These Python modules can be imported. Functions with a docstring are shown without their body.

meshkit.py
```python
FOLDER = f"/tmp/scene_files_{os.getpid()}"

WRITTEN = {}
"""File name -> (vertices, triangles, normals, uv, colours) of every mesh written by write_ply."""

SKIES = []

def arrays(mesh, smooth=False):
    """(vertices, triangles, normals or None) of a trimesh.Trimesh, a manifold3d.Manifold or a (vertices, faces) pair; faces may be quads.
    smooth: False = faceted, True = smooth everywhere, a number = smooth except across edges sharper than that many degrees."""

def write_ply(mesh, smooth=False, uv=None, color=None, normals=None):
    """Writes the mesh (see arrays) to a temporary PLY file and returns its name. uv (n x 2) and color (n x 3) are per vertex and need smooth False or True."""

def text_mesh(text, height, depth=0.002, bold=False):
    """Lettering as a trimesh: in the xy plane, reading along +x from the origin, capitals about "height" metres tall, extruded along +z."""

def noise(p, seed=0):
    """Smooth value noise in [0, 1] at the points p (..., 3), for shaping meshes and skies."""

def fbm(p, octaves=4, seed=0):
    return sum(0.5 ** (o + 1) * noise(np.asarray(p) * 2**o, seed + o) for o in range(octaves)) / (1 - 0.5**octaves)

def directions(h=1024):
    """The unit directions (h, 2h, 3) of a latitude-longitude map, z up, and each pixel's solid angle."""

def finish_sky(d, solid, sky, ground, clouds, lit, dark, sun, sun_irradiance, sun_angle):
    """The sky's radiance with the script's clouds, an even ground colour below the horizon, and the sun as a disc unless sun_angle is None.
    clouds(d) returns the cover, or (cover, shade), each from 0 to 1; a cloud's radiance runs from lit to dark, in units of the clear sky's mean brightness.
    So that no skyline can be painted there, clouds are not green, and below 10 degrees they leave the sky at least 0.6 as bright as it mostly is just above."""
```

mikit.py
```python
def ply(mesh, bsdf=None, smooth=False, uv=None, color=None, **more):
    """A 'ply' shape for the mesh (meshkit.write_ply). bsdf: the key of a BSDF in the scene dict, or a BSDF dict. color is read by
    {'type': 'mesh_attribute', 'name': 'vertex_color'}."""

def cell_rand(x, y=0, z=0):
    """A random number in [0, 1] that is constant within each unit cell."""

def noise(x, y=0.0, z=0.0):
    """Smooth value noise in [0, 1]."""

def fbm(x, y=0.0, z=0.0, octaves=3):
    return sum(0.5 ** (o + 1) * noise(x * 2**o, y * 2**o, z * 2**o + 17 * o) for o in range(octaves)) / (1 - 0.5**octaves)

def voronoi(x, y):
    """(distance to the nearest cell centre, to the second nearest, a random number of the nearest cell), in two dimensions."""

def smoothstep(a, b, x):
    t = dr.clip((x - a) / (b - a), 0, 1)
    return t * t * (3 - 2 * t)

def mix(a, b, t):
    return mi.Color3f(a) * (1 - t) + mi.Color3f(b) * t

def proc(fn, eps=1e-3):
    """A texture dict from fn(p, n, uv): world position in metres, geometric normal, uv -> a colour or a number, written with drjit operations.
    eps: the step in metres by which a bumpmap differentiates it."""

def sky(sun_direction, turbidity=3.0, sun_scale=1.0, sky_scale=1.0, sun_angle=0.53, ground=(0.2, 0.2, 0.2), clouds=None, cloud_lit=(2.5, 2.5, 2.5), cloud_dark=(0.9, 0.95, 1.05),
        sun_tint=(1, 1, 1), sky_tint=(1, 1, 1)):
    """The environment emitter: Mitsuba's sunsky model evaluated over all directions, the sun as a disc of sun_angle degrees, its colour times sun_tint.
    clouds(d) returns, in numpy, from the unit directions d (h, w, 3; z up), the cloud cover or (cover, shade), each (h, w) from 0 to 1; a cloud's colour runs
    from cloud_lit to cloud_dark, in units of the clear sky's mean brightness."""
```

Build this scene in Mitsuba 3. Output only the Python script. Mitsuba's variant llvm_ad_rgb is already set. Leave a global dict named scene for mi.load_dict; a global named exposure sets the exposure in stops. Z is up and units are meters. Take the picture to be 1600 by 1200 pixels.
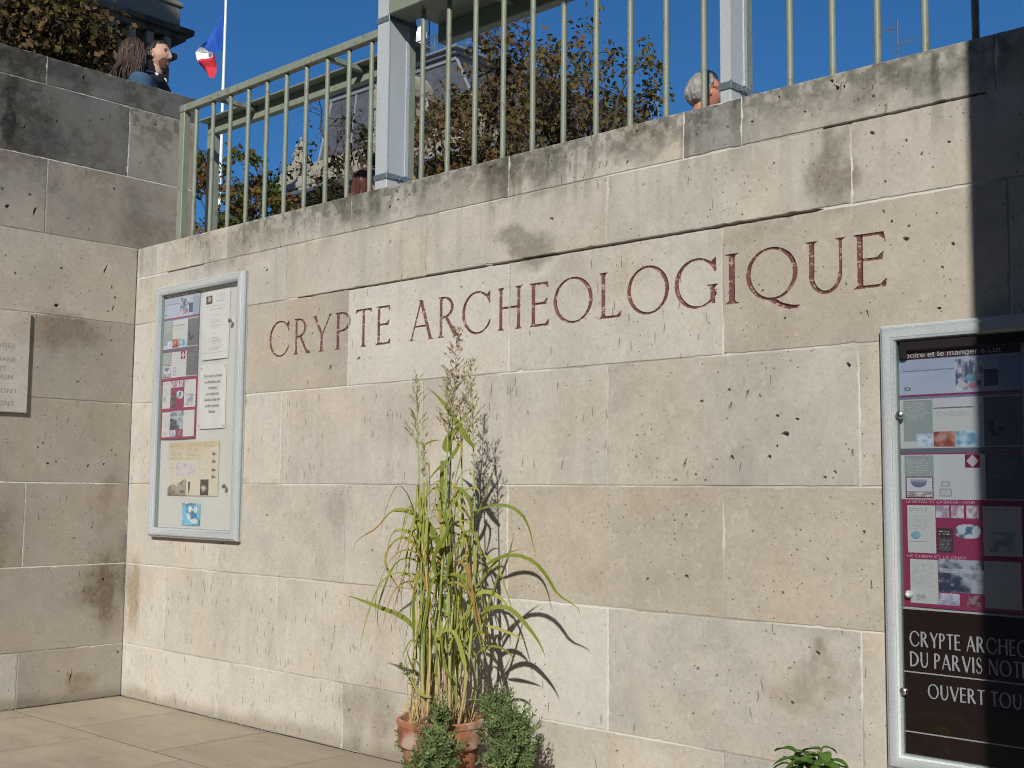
import math, random
import numpy as np, trimesh, shapely, manifold3d
import drjit as dr
import mitsuba as mi
import mikit, meshkit
from mikit import noise, fbm, voronoi, cell_rand, smoothstep, mix
from shapely.geometry import Polygon, Point, box as sbox, LineString
from shapely import affinity
from shapely.ops import unary_union
from scipy.spatial import Delaunay

T = mi.ScalarTransform4f
rng = np.random.default_rng(7)
random.seed(7)
scene, labels = {}, {}

# ------------------------------------------------------------------ camera, sky, exposure
CX, CD, CF, YAW, PIT, ROL = 8.4818, 4.7999, 1837.92, -.7427, .0908, .0091
cfwd = np.array([math.sin(YAW)*math.cos(PIT), math.cos(YAW)*math.cos(PIT), math.sin(PIT)])
cr = np.cross(cfwd, [0, 0, 1]); cr /= np.linalg.norm(cr); cu = np.cross(cr, cfwd)
cright, cup = math.cos(ROL)*cr+math.sin(ROL)*cu, -math.sin(ROL)*cr+math.cos(ROL)*cu
CAM = np.array([CX, -CD, 1.6])
scene['camera'] = {'type': 'perspective', 'fov': math.degrees(2*math.atan(800/CF)), 'fov_axis': 'x', 'near_clip': .05, 'far_clip': 3000.,
                   'to_world': T().look_at(origin=CAM.tolist(), target=(CAM+cfwd).tolist(), up=cup.tolist())}
SUN = (.46, -.74, .52)
scene['sky'] = mikit.sky(SUN, turbidity=2.2, sky_scale=.52, sun_tint=(.95, 1.16, 1.58), sky_tint=(.46, 1.06, 1.72))
exposure = 1.62

def ray(x, y):
    return cfwd + (x-800)/CF*cright + (600-y)/CF*cup
def at(x, y, Y):                      # the point of the plane y = Y that stands behind a spot of the photograph
    d = ray(x, y); return CAM + d*((Y+CD)/d[1])
def atx(x, y, X):
    d = ray(x, y); return CAM + d*((X-CX)/d[0])

# ------------------------------------------------------------------ helpers
count = {}
def key_for(name):
    n = count.get(name, 0); count[name] = n+1
    return name if n == 0 else f'{name}_{n:03d}'
def put(name, mesh, bsdf, smooth=False, uv=None, parent=None, label=None, category=None, group=None, kind=None):
    k = key_for(f'{parent}__{name}' if parent else name)
    scene[k] = mikit.ply(mesh, bsdf, smooth, uv=uv)
    lab(k, label, category, group, kind)
    return k
def lab(k, label=None, category=None, group=None, kind=None):
    e = {a: b for a, b in (('label', label), ('category', category), ('group', group), ('kind', kind)) if b}
    if e: labels[k] = e
def thing(name, label, category, group=None):
    k = key_for(name); lab(k, label, category, group); return k
def cat(ms):
    return trimesh.util.concatenate([m for m in ms])
def TM(v, f):
    return trimesh.Trimesh(np.asarray(v, float), np.asarray(f, int), process=False)
def bx(x0, x1, y0, y1, z0, z1, ch=0.):
    if ch <= 0:
        m = trimesh.creation.box(extents=(x1-x0, y1-y0, z1-z0))
    else:
        a, b, c = (x1-x0)/2, (y1-y0)/2, (z1-z0)/2
        pts = [(sx*(a-(i != 0)*ch), sy*(b-(i != 1)*ch), sz*(c-(i != 2)*ch)) for sx in (-1, 1) for sy in (-1, 1) for sz in (-1, 1) for i in range(3)]
        m = trimesh.convex.convex_hull(np.array(pts))
    m.apply_translation(((x0+x1)/2, (y0+y1)/2, (z0+z1)/2)); return m
def tube(points, radii, sides=6, caps=True):
    p = np.asarray(points, float); n = len(p)
    t = np.gradient(p, axis=0); t /= np.linalg.norm(t, axis=1, keepdims=True)+1e-12
    a = np.cross(t, np.where(np.abs(t[:, 2:]) < .9, [0, 0, 1.], [1., 0, 0])); a /= np.linalg.norm(a, axis=1, keepdims=True)+1e-12
    b = np.cross(t, a); ang = np.arange(sides)*2*np.pi/sides
    v = p[:, None]+np.broadcast_to(radii, (n,))[:, None, None]*(np.cos(ang)[None, :, None]*a[:, None]+np.sin(ang)[None, :, None]*b[:, None])
    i, j = np.meshgrid(np.arange(n-1), np.arange(sides), indexing='ij')
    q = np.stack([i*sides+j, i*sides+(j+1) % sides, (i+1)*sides+(j+1) % sides, (i+1)*sides+j], -1).reshape(-1, 4)
    f = np.vstack([q[:, [0, 1, 2]], q[:, [0, 2, 3]]]); v = v.reshape(-1, 3)
    if caps:
        k = np.arange(1, sides-1)
        f = np.vstack([f, np.stack([k*0, k+1, k], 1), np.stack([k*0, k, k+1], 1)+(n-1)*sides])
    return TM(v, f)
def lathe(prof, n=48, jitter=0.):
    prof = np.asarray(prof, float); a = np.arange(n)*2*np.pi/n
    v = np.stack([prof[:, None, 0]*np.cos(a), prof[:, None, 0]*np.sin(a), np.repeat(prof[:, 1:2], n, 1)], -1).reshape(-1, 3)
    i, j = np.meshgrid(np.arange(len(prof)-1), np.arange(n), indexing='ij')
    q = np.stack([i*n+j, i*n+(j+1) % n, (i+1)*n+(j+1) % n, (i+1)*n+j], -1).reshape(-1, 4)
    return TM(v, np.vstack([q[:, [0, 1, 2]], q[:, [0, 2, 3]]]))
def spline(pts, n):
    pts = np.asarray(pts, float)
    s = np.r_[0, np.cumsum(np.linalg.norm(np.diff(pts, axis=0), axis=1))]
    from scipy.interpolate import CubicSpline, interp1d
    u = np.linspace(0, s[-1], n)
    if len(pts) < 3: return interp1d(s, pts, axis=0)(u)
    return CubicSpline(s, pts, axis=0)(u)
def sheet(p00, p10, p11, p01):
    return TM([p00, p10, p11, p01], [[0, 1, 2], [0, 2, 3]])

# ------------------------------------------------------------------ materials
def rgb(*c): return {'type': 'rgb', 'value': list(c)}
def pr(name, color, rough=.7, **kw):
    scene[name] = {'type': 'twosided', 'bsdf': {'type': 'principled', 'base_color': color if isinstance(color, dict) else rgb(*color), 'roughness': rough, 'specular': kw.pop('spec', .4), **kw}}
    return name
def bumped(name, color, h, rough=.85, spec=.3, eps=2e-3, scale=1.):
    scene[name] = {'type': 'twosided', 'bsdf': {'type': 'bumpmap', 'bump': mikit.proc(h, eps), 'scale': scale, 'bsdf': {'type': 'principled', 'base_color': mikit.proc(color), 'roughness': rough, 'specular': spec}}}
    return name
def thin(name, col, trans=.7, rough=.5):
    scene[name] = {'type': 'principledthin', 'base_color': col if isinstance(col, dict) else rgb(*col), 'roughness': rough, 'diff_trans': trans, 'spec_trans': 0.}
    return name

# stone: uv carries the block's seed (u = along + 20 + 64 * seed) and kind (v = height + 64 * kind)
KINDS = [  # colour, round voids, upright voids, mottling
    ((.485, .443, .383), .55, .10, .9),   # 0 plain beige
    ((.560, .528, .476), .35, .20, .5),   # 1 pale, nearly white
    ((.435, .385, .320), .75, .00, .9),   # 2 brown beige with round voids
    ((.505, .464, .406), .25, 1.0, .6),   # 3 upright veined
    ((.455, .424, .374), .70, .20, 1.2),  # 4 grey beige
    ((.290, .282, .260), 1.0, .10, 1.4),  # 5 grey patch
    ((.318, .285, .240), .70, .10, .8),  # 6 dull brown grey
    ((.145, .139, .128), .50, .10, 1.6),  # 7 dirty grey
    ((.525, .487, .430), .45, .55, .6),   # 8 light beige
]
def stone_color(axis, stains):
    def fn(p, n, uv):
        a, z = (p.x if axis == 'x' else p.y), p.z
        seed = dr.floor(uv.x/64); kind = dr.floor(uv.y/64)
        b = a+seed*7.31; c = z+seed*3.17
        col, vr, vu, mo = mi.Color3f(0), mi.Float(0), mi.Float(0), mi.Float(0)
        for i, (k, r, u, m) in enumerate(KINDS):
            on = dr.select(dr.abs(kind-i) < .5, 1., 0.)
            col += mi.Color3f(*k)*on; vr += r*on; vu += u*on; mo += m*on
        big = fbm(b*1.7, c*1.7, 0, 4)-.5
        mid = fbm(b*7, c*7, 3, 4)-.5
        fine = fbm(b*60, c*60, 5, 3)-.5
        ver = fbm(b*16, c*2.2, 9, 3)-.5
        col *= 1+mo*(.30*big+.24*mid)+.20*fine+.17*vu*ver
        warm = smoothstep(.5, .72, fbm(b*2.6+3, c*2.6, 7, 3))
        col *= mix((1, 1, 1), (1.03, .95, .86), warm*.5)
        cool = smoothstep(.52, .7, fbm(b*2.1+13, c*2.1, 21, 3))
        col *= mix((1, 1, 1), (.91, .93, .96), cool*.55*mo)
        # pale calcite flecks and threads
        fl = smoothstep(.70, .78, fbm(b*26, c*26, 31, 3))
        col = mix(col, (.60, .58, .53), fl*(.20 if axis == 'x' else .07))
        # small voids: round ones and upright ones
        d1, _, r1 = voronoi(b*42, c*42)
        dens = smoothstep(.35, .7, fbm(b*3+5, c*3, 2, 2))
        hole = smoothstep(.24, .12, d1/(.30+.8*cell_rand(dr.floor(r1*9999), 3, 1)))*dr.select(r1 > 1-.15*vr*(.25+dens), 1., 0.)
        d2, _, r2 = voronoi(b*48+fbm(b*9, c*9)*2, c*7)
        slit = smoothstep(.26, .10, d2)*dr.select(r2 > 1-.15*vu*(.25+dens), 1., 0.)
        d3, _, r3 = voronoi(b*105, c*95)
        speck = smoothstep(.30, .16, d3)*dr.select(r3 > .955-.04*vr, 1., 0.)
        col = mix(col, (.07, .055, .04), dr.clip(hole*.8+slit*.6+speck*.42, 0, .9))
        # dirt
        wa = a+.34*(fbm(a*4+3, z*4, 2, 3)-.5)+.10*(fbm(a*19, z*13, 6, 2)-.5); wz = z+.26*(fbm(a*4, z*4+9, 5, 3)-.5)+.08*(fbm(a*15+4, z*17, 3, 2)-.5)
        grit = .55+.9*fbm(a*48, z*48, 12, 3)
        for (sa, sz, ra, rz, st, tint, vertical) in stains:
            e = dr.exp(-(dr.square((wa-sa)/(ra*1.15))+dr.square((wz-sz)/(rz*1.15))))
            w = fbm(a*(9 if vertical else 6)+sa*5, z*(1.6 if vertical else 6), sz, 4)
            m = dr.clip(smoothstep(.16, .85, e*(.1+1.6*w))*st*grit, 0, 1)
            col = mix(col, col*mi.Color3f(*tint), m)
        if axis == 'x':
            top = smoothstep(3.22, 3.50, z)*smoothstep(.34, .62, fbm(a*3.3, z*5, 1, 4)+.10*smoothstep(.2, 3., a))*smoothstep(.1, .9, a)
            lich = smoothstep(.40, .62, fbm(a*24, z*24, 14, 3))*.75+smoothstep(.55, .68, fbm(a*70, z*70, 15, 2))*.35
            col = mix(col, col*mi.Color3f(.42, .43, .41), dr.clip(top*(.30+.8*lich), 0, .95))
            run = smoothstep(.50, .72, fbm(a*20+1.5*fbm(a*6, z*6), z*1.3, 24, 3))*smoothstep(3.05, 3.30, z)*smoothstep(.3, .6, fbm(a*2.2, 3))
            col = mix(col, col*mi.Color3f(.52, .52, .50), run*.55)
            foot = smoothstep(.13, .02, z+.10*(fbm(a*4, z*3, 8)-.5))
            col = mix(col, col*mi.Color3f(.62, .58, .53), foot*.8)
            drip = smoothstep(.55, .75, fbm(a*14, z*.7, 4, 3))*smoothstep(2.5, 3.3, z)*.35
            col = mix(col, col*mi.Color3f(.66, .65, .62), drip)
        else:
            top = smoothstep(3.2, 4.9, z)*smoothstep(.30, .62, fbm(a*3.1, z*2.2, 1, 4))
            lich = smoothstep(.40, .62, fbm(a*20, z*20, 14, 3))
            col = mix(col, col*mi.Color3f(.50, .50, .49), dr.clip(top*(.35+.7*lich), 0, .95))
            foot = smoothstep(.12, .0, z+.1*(fbm(a*4, z*3, 8)-.5))
            col = mix(col, col*mi.Color3f(.55, .5, .45), foot*.8)
        return dr.clip(col, .015, .8)
    return fn
def stone_bump(axis):
    def fn(p, n, uv):
        a, z = (p.x if axis == 'x' else p.y), p.z
        b = a+dr.floor(uv.x/64)*7.31
        return (.0016*fbm(b*9, z*9, 1, 3)+.0009*fbm(b*70, z*70, 4, 3)-.0010*smoothstep(.34, .1, voronoi(b*60, z*55)[0])*smoothstep(.35, .7, noise(b*5, z*5)))
    return fn
GREY, BROWN, BLACK = (.50, .50, .48), (.66, .56, .44), (.36, .36, .34)
MAIN_STAINS = [(4.25, 2.985, .30, .09, 1., (.55, .54, .52), 0), (6.06, 3.10, .09, .17, 1., (.58, .55, .52), 0), (5.98, .86, .12, .14, .9, (.62, .57, .52), 0),
               (5.84, .70, .16, .08, .6, (.66, .60, .54), 0), (2.78, 3.42, .22, .18, 1., (.45, .46, .43), 1), (.10, .75, .20, .32, .9, BROWN, 1),
               (2.95, .22, .30, .22, .8, (.70, .68, .66), 1), (4.2, 3.42, .30, .12, 1., GREY, 1), (5.0, 3.40, .3, .1, .7, GREY, 1), (3.12, 2.0, .3, .2, .3, (.8, .78, .76), 1),
               (4.6, 2.75, .35, .12, .5, (.72, .70, .67), 0), (5.55, 2.82, .35, .1, .5, (.7, .68, .65), 0), (6.4, 3.40, .35, .08, .7, GREY, 0), (1.2, 3.35, .6, .15, .5, GREY, 1), (2.6, 1.5, .15, .15, .5, (.75, .73, .7), 0)]
LEFT_STAINS = [(-1.03, 4.32, .10, .40, 1., (.30, .31, .32), 1), (-.80, 4.2, .25, .35, .8, (.5, .5, .5), 0), (-.10, .85, .22, .35, 1., (.48, .42, .35), 1), (-.33, .20, .15, .09, .7, (.70, .58, .42), 0),
               (-.62, 2.75, .35, .15, .8, (.6, .56, .52), 0), (-.1, 1.55, .15, .25, .5, (.6, .5, .4), 0), (-1.1, 1.2, .2, .25, .7, (.62, .58, .52), 1), (.1, 3.7, .3, .4, .6, (.6, .58, .56), 0), (-.9, 4.78, .6, .1, 1., (.5, .5, .49), 0)]
bumped('stone_main', stone_color('x', MAIN_STAINS), stone_bump('x'))
bumped('stone_left', stone_color('y', LEFT_STAINS), stone_bump('y'))
pr('mortar', mikit.proc(lambda p, n, uv: mix((.34, .315, .27), (.62, .60, .55), smoothstep(.36, .62, fbm(p.x*2.2+p.y*2.2, p.z*2.2, 0, 4)))), .9)
pr('core', (.30, .28, .25), .9)
def red_paint(p, n, uv):
    w = fbm(p.x*90, p.z*90, 0, 4)
    c = mix((.095, .032, .026), (.18, .075, .060), fbm(p.x*25, p.z*25, 3))
    return mix(c, (.42, .35, .29), smoothstep(.60, .72, w)*.75)
pr('letter_paint', mikit.proc(red_paint), .8)
def floor_col(p, n, uv):
    s = dr.floor(uv.x/64)
    x, y = p.x+s*5.7, p.y+s*3.3; tone = .90+.2*cell_rand(s, 3, 7)
    c = mix((.262, .216, .162), (.318, .273, .212), fbm(x*1.3, y*1.3, 0, 4))
    v = fbm(x*3+fbm(x*2, y*2)*2, y*14, 2, 4)
    c = c*(.86+.26*v)*tone
    c = mix(c, c*mi.Color3f(.66, .60, .54), smoothstep(.62, .80, fbm(x*6, y*6, 8, 4))*.3)
    d, _, r = voronoi(x*22, y*30)
    c = mix(c, (.13, .1, .07), smoothstep(.2, .08, d)*dr.select(r > .9, .7, 0.))
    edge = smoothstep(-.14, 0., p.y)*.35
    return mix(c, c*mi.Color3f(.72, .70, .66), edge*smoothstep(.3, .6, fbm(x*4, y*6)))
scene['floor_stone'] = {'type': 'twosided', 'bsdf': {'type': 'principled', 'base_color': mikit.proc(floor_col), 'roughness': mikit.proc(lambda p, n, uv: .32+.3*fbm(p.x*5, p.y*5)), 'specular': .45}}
pr('floor_joint', (.050, .043, .034), .9)
pr('plaza_stone', mikit.proc(lambda p, n, uv: mix((.26, .25, .23), (.36, .34, .31), fbm(p.x*.8, p.y*.8, 0, 4))), .9)
def sage(p, n, uv):
    c = mix((.205, .232, .175), (.25, .275, .212), fbm(p.x*6+p.y*5, p.z*3, 0, 3))
    g = smoothstep(.62, .74, fbm(p.x*40+p.y*30, p.z*14, 3, 3))
    c = mix(c, (.20, .20, .15), g*.5)
    rust = smoothstep(.71, .78, fbm(p.x*23+p.y*17, p.z*19, 8, 4))
    c = mix(c, (.18, .12, .075), rust*.6)
    foot = smoothstep(3.62, 3.50, p.z)*smoothstep(.35, .6, fbm(p.x*30, p.z*12, p.y*30))
    return mix(c, (.15, .12, .085), foot*.7)
pr('sage_paint', mikit.proc(sage), .45, spec=.45)
pr('post_paint', mikit.proc(lambda p, n, uv: mix((.40, .428, .445), (.475, .505, .522), fbm(p.x*3, p.z*1.2+p.y*4, 0, 3))), .38, spec=.5)
pr('collar_metal', (.16, .20, .22), .4, metallic=.3)
pr('bright_metal', (.72, .72, .70), .28, metallic=1.)
def alu(p, n, uv):
    return mix((.49, .525, .545), (.58, .615, .635), fbm(p.x*5, p.z*2, 0, 3))*(.93+.14*noise(p.x*160, p.z*160))
pr('alu_frame', mikit.proc(alu), .36, metallic=.25, spec=.6)
pr('alu_edge', (.22, .26, .25), .5)
pr('backing', mikit.proc(lambda p, n, uv: mix((.58, .57, .55), (.64, .63, .60), fbm(p.x*4, p.z*4))), .8)
pr('dark_void', (.035, .025, .022), .8)
scene['pane_glass'] = {'type': 'thindielectric', 'int_ior': 1.5, 'specular_transmittance': rgb(.93, .94, .94)}
scene['dusty_glass'] = {'type': 'thindielectric', 'int_ior': 1.52, 'specular_transmittance': rgb(.76, .79, .82)}
pr('paper', mikit.proc(lambda p, n, uv: mix((.66, .65, .64), (.72, .71, .69), fbm(p.x*9, p.z*9, 0))), .6)
pr('ink', (.16, .16, .17), .6)
pr('white_ink', (.72, .70, .68), .5)
pr('pink_ink', (.75, .45, .55), .5)
pr('silver_ink', (.52, .505, .505), .45)
pr('sign_black', (.030, .016, .013), .3, spec=.5)
pr('red_ink', (.35, .05, .04), .5)
def terracotta(p, n, uv):
    c = mix((.30, .115, .060), (.42, .17, .095), fbm(p.x*9, p.z*9+p.y*9, 0, 4))
    lime = smoothstep(.46, .66, fbm(p.x*7+2, p.z*11, p.y*7, 4))*.75
    c = mix(c, (.50, .42, .37), lime*smoothstep(.25, .36, p.z))
    return mix(c, c*mi.Color3f(.45, .42, .40), smoothstep(.55, .75, fbm(p.x*14, p.z*10, p.y*14+4, 3))*.7)
pr('terracotta', mikit.proc(terracotta), .85)
pr('soil', mikit.proc(lambda p, n, uv: mix((.035, .025, .018), (.10, .075, .05), fbm(p.x*60, p.y*60, 0))), .95)
pr('straw', mikit.proc(lambda p, n, uv: mix((.42, .30, .12), (.56, .46, .24), noise(p.x*40, p.y*40, p.z*12))), .7)
pr('stem_green', mikit.proc(lambda p, n, uv: mix(mix((.46, .37, .19), (.50, .28, .19), noise(p.x*60, p.y*60)), (.30, .36, .13), smoothstep(.55, 1.2, p.z+.3*noise(p.x*30, p.y*30)))), .55)
thin('blade_green', mikit.proc(lambda p, n, uv: mix((.17, .215, .035), (.33, .36, .09), fbm(p.x*9, p.z*6, p.y*9))), .75)
thin('blade_yellow', mikit.proc(lambda p, n, uv: mix((.34, .40, .08), (.50, .44, .14), fbm(p.x*9, p.z*6, p.y*9))), .8)
thin('blade_brown', mikit.proc(lambda p, n, uv: mix((.36, .21, .07), (.36, .33, .08), smoothstep(.35, .65, fbm(p.x*10, p.z*8, p.y*9)))), .6)
pr('seed', mikit.proc(lambda p, n, uv: mix((.19, .165, .07), (.36, .34, .16), noise(p.x*120, p.y*120, p.z*120))), .8)
pr('seed_dark', mikit.proc(lambda p, n, uv: mix((.14, .065, .045), (.34, .22, .11), noise(p.x*120, p.y*120, p.z*120))), .8)
thin('needle', mikit.proc(lambda p, n, uv: mix((.085, .15, .06), (.33, .42, .18), noise(p.x*25, p.y*25, p.z*25))), .7)
thin('broad_leaf', mikit.proc(lambda p, n, uv: mix((.05, .13, .025), (.16, .25, .06), fbm(p.x*14, p.y*14, p.z*14))), .55)
pr('woody', (.16, .11, .07), .9)
pr('skin', (.52, .30, .21), .55)
pr('stubble', (.16, .085, .06), .7)
pr('skin_red', (.55, .23, .155), .5)
pr('hair_dark', (.018, .014, .013), .5)
pr('hair_brown', mikit.proc(lambda p, n, uv: mix((.016, .009, .007), (.075, .038, .022), fbm(p.x*50+p.y*50, p.z*10, 1))), .45)
pr('hair_grey', mikit.proc(lambda p, n, uv: mix((.12, .115, .11), (.42, .40, .38), fbm(p.x*55, p.y*55, p.z*30))), .6)
pr('hair_blond', mikit.proc(lambda p, n, uv: mix((.28, .15, .05), (.55, .36, .14), fbm(p.x*70+p.y*70, p.z*9, 1))), .45)
pr('hair_auburn', mikit.proc(lambda p, n, uv: mix((.03, .014, .012), (.16, .055, .035), fbm(p.x*70+p.y*70, p.z*9, 1))), .45)
pr('cloth_black', (.022, .022, .024), .9)
pr('cloth_navy', (.035, .085, .14), .9)
pr('cloth_white', (.7, .7, .7), .9)
pr('cloth_blue', (.10, .13, .20), .9)
pr('eye_dark', (.02, .02, .02), .2)
def slate(p, n, uv):
    c = mix((.058, .064, .075), (.092, .098, .11), fbm(p.x*.9, p.z*.9, p.y*.9, 4))
    return c*(.85+.3*cell_rand(p.x*2.2+.5*dr.floor(p.z*3), p.z*3, p.y*2.2))
pr('slate', mikit.proc(slate), .55)
pr('lead', (.20, .215, .23), .55)
pr('pale_stone', mikit.proc(lambda p, n, uv: mix((.20, .175, .132), (.36, .325, .26), fbm(p.x*1.1, p.z*1.1, p.y*1.1, 4))), .9)
pr('sooty_stone', mikit.proc(lambda p, n, uv: mix((.040, .036, .029), (.125, .112, .09), smoothstep(.35, .68, fbm(p.x*.9, p.z*.9, p.y*.9, 4)))), .9)
pr('sooty_pale', mikit.proc(lambda p, n, uv: mix((.13, .118, .095), (.26, .24, .195), fbm(p.x*1.1, p.z*1.3, p.y*1.1, 4))), .9)
pr('iron', (.10, .11, .12), .6)
pr('white_gloss', (.82, .83, .83), .3)
pr('window_dark', (.02, .022, .026), .15)
pr('bark', mikit.proc(lambda p, n, uv: mix((.035, .028, .022), (.09, .07, .055), fbm(p.x*8, p.y*8, p.z*3))), .9)
thin('leaf_rust', mikit.proc(lambda p, n, uv: mix((.075, .045, .026), (.20, .130, .066), fbm(p.x*1.4, p.y*1.4, p.z*1.4+3))), .4)
thin('leaf_olive', mikit.proc(lambda p, n, uv: mix((.055, .055, .016), (.20, .16, .05), fbm(p.x*1.2, p.y*1.2, p.z*1.2))), .4)
thin('leaf_dark', mikit.proc(lambda p, n, uv: mix((.018, .022, .012), (.07, .055, .02), fbm(p.x*2, p.y*2, p.z*2))), .3)
thin('leaf_vine', mikit.proc(lambda p, n, uv: mix((.06, .085, .02), (.20, .10, .04), smoothstep(.4, .62, fbm(p.x*1.6, p.y*1.6, p.z*1.6)))), .4)
pr('flag_blue', (.02, .09, .42), .8)
pr('flag_white', (.72, .72, .74), .8)
pr('flag_red', (.55, .03, .05), .8)

# ------------------------------------------------------------------ roman capitals (for the carved name and the sign)
def ell(cx, cy, rx, ry, n=72, rot=0.):
    a = np.linspace(0, 2*np.pi, n, endpoint=False)
    return affinity.rotate(Polygon(np.stack([cx+rx*np.cos(a), cy+ry*np.sin(a)], 1)), rot, origin=(cx, cy))
def bar(x0, y0, x1, y1, w):
    return LineString([(x0, y0), (x1, y1)]).buffer(w/2, cap_style=2)
def serif(x, y, w, up, s=.075, h=.075):     # flared foot of a stem that ends at (x, y)
    k = 1 if up else -1; pts = []
    for t in np.linspace(0, 1, 6): pts.append((x-w/2-s*(1-t)**2.2, y+k*h*t))
    for t in np.linspace(1, 0, 6): pts.append((x+w/2+s*(1-t)**2.2, y+k*h*t))
    return Polygon(pts).buffer(0)
def stem(x, w, y0=0., y1=1., ser=(1, 1)):
    g = [sbox(x-w/2, y0, x+w/2, y1)]
    if ser[0]: g.append(serif(x, y0, w, True))
    if ser[1]: g.append(serif(x, y1, w, False))
    return unary_union(g)
def arm(x0, x1, y, w, up, s):               # an arm with its upright terminal
    g = [sbox(x0, y-w/2, x1, y+w/2)]
    if s:
        k = 1 if up else -1
        g.append(Polygon([(x1-.09, y+k*w*.4), (x1+.005, y+k*(w/2+.085)), (x1+.03, y+k*(w/2+.09)), (x1+.005, y-k*w/2), (x1-.09, y-k*w/2)]).buffer(0))
    return unary_union(g)
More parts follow.
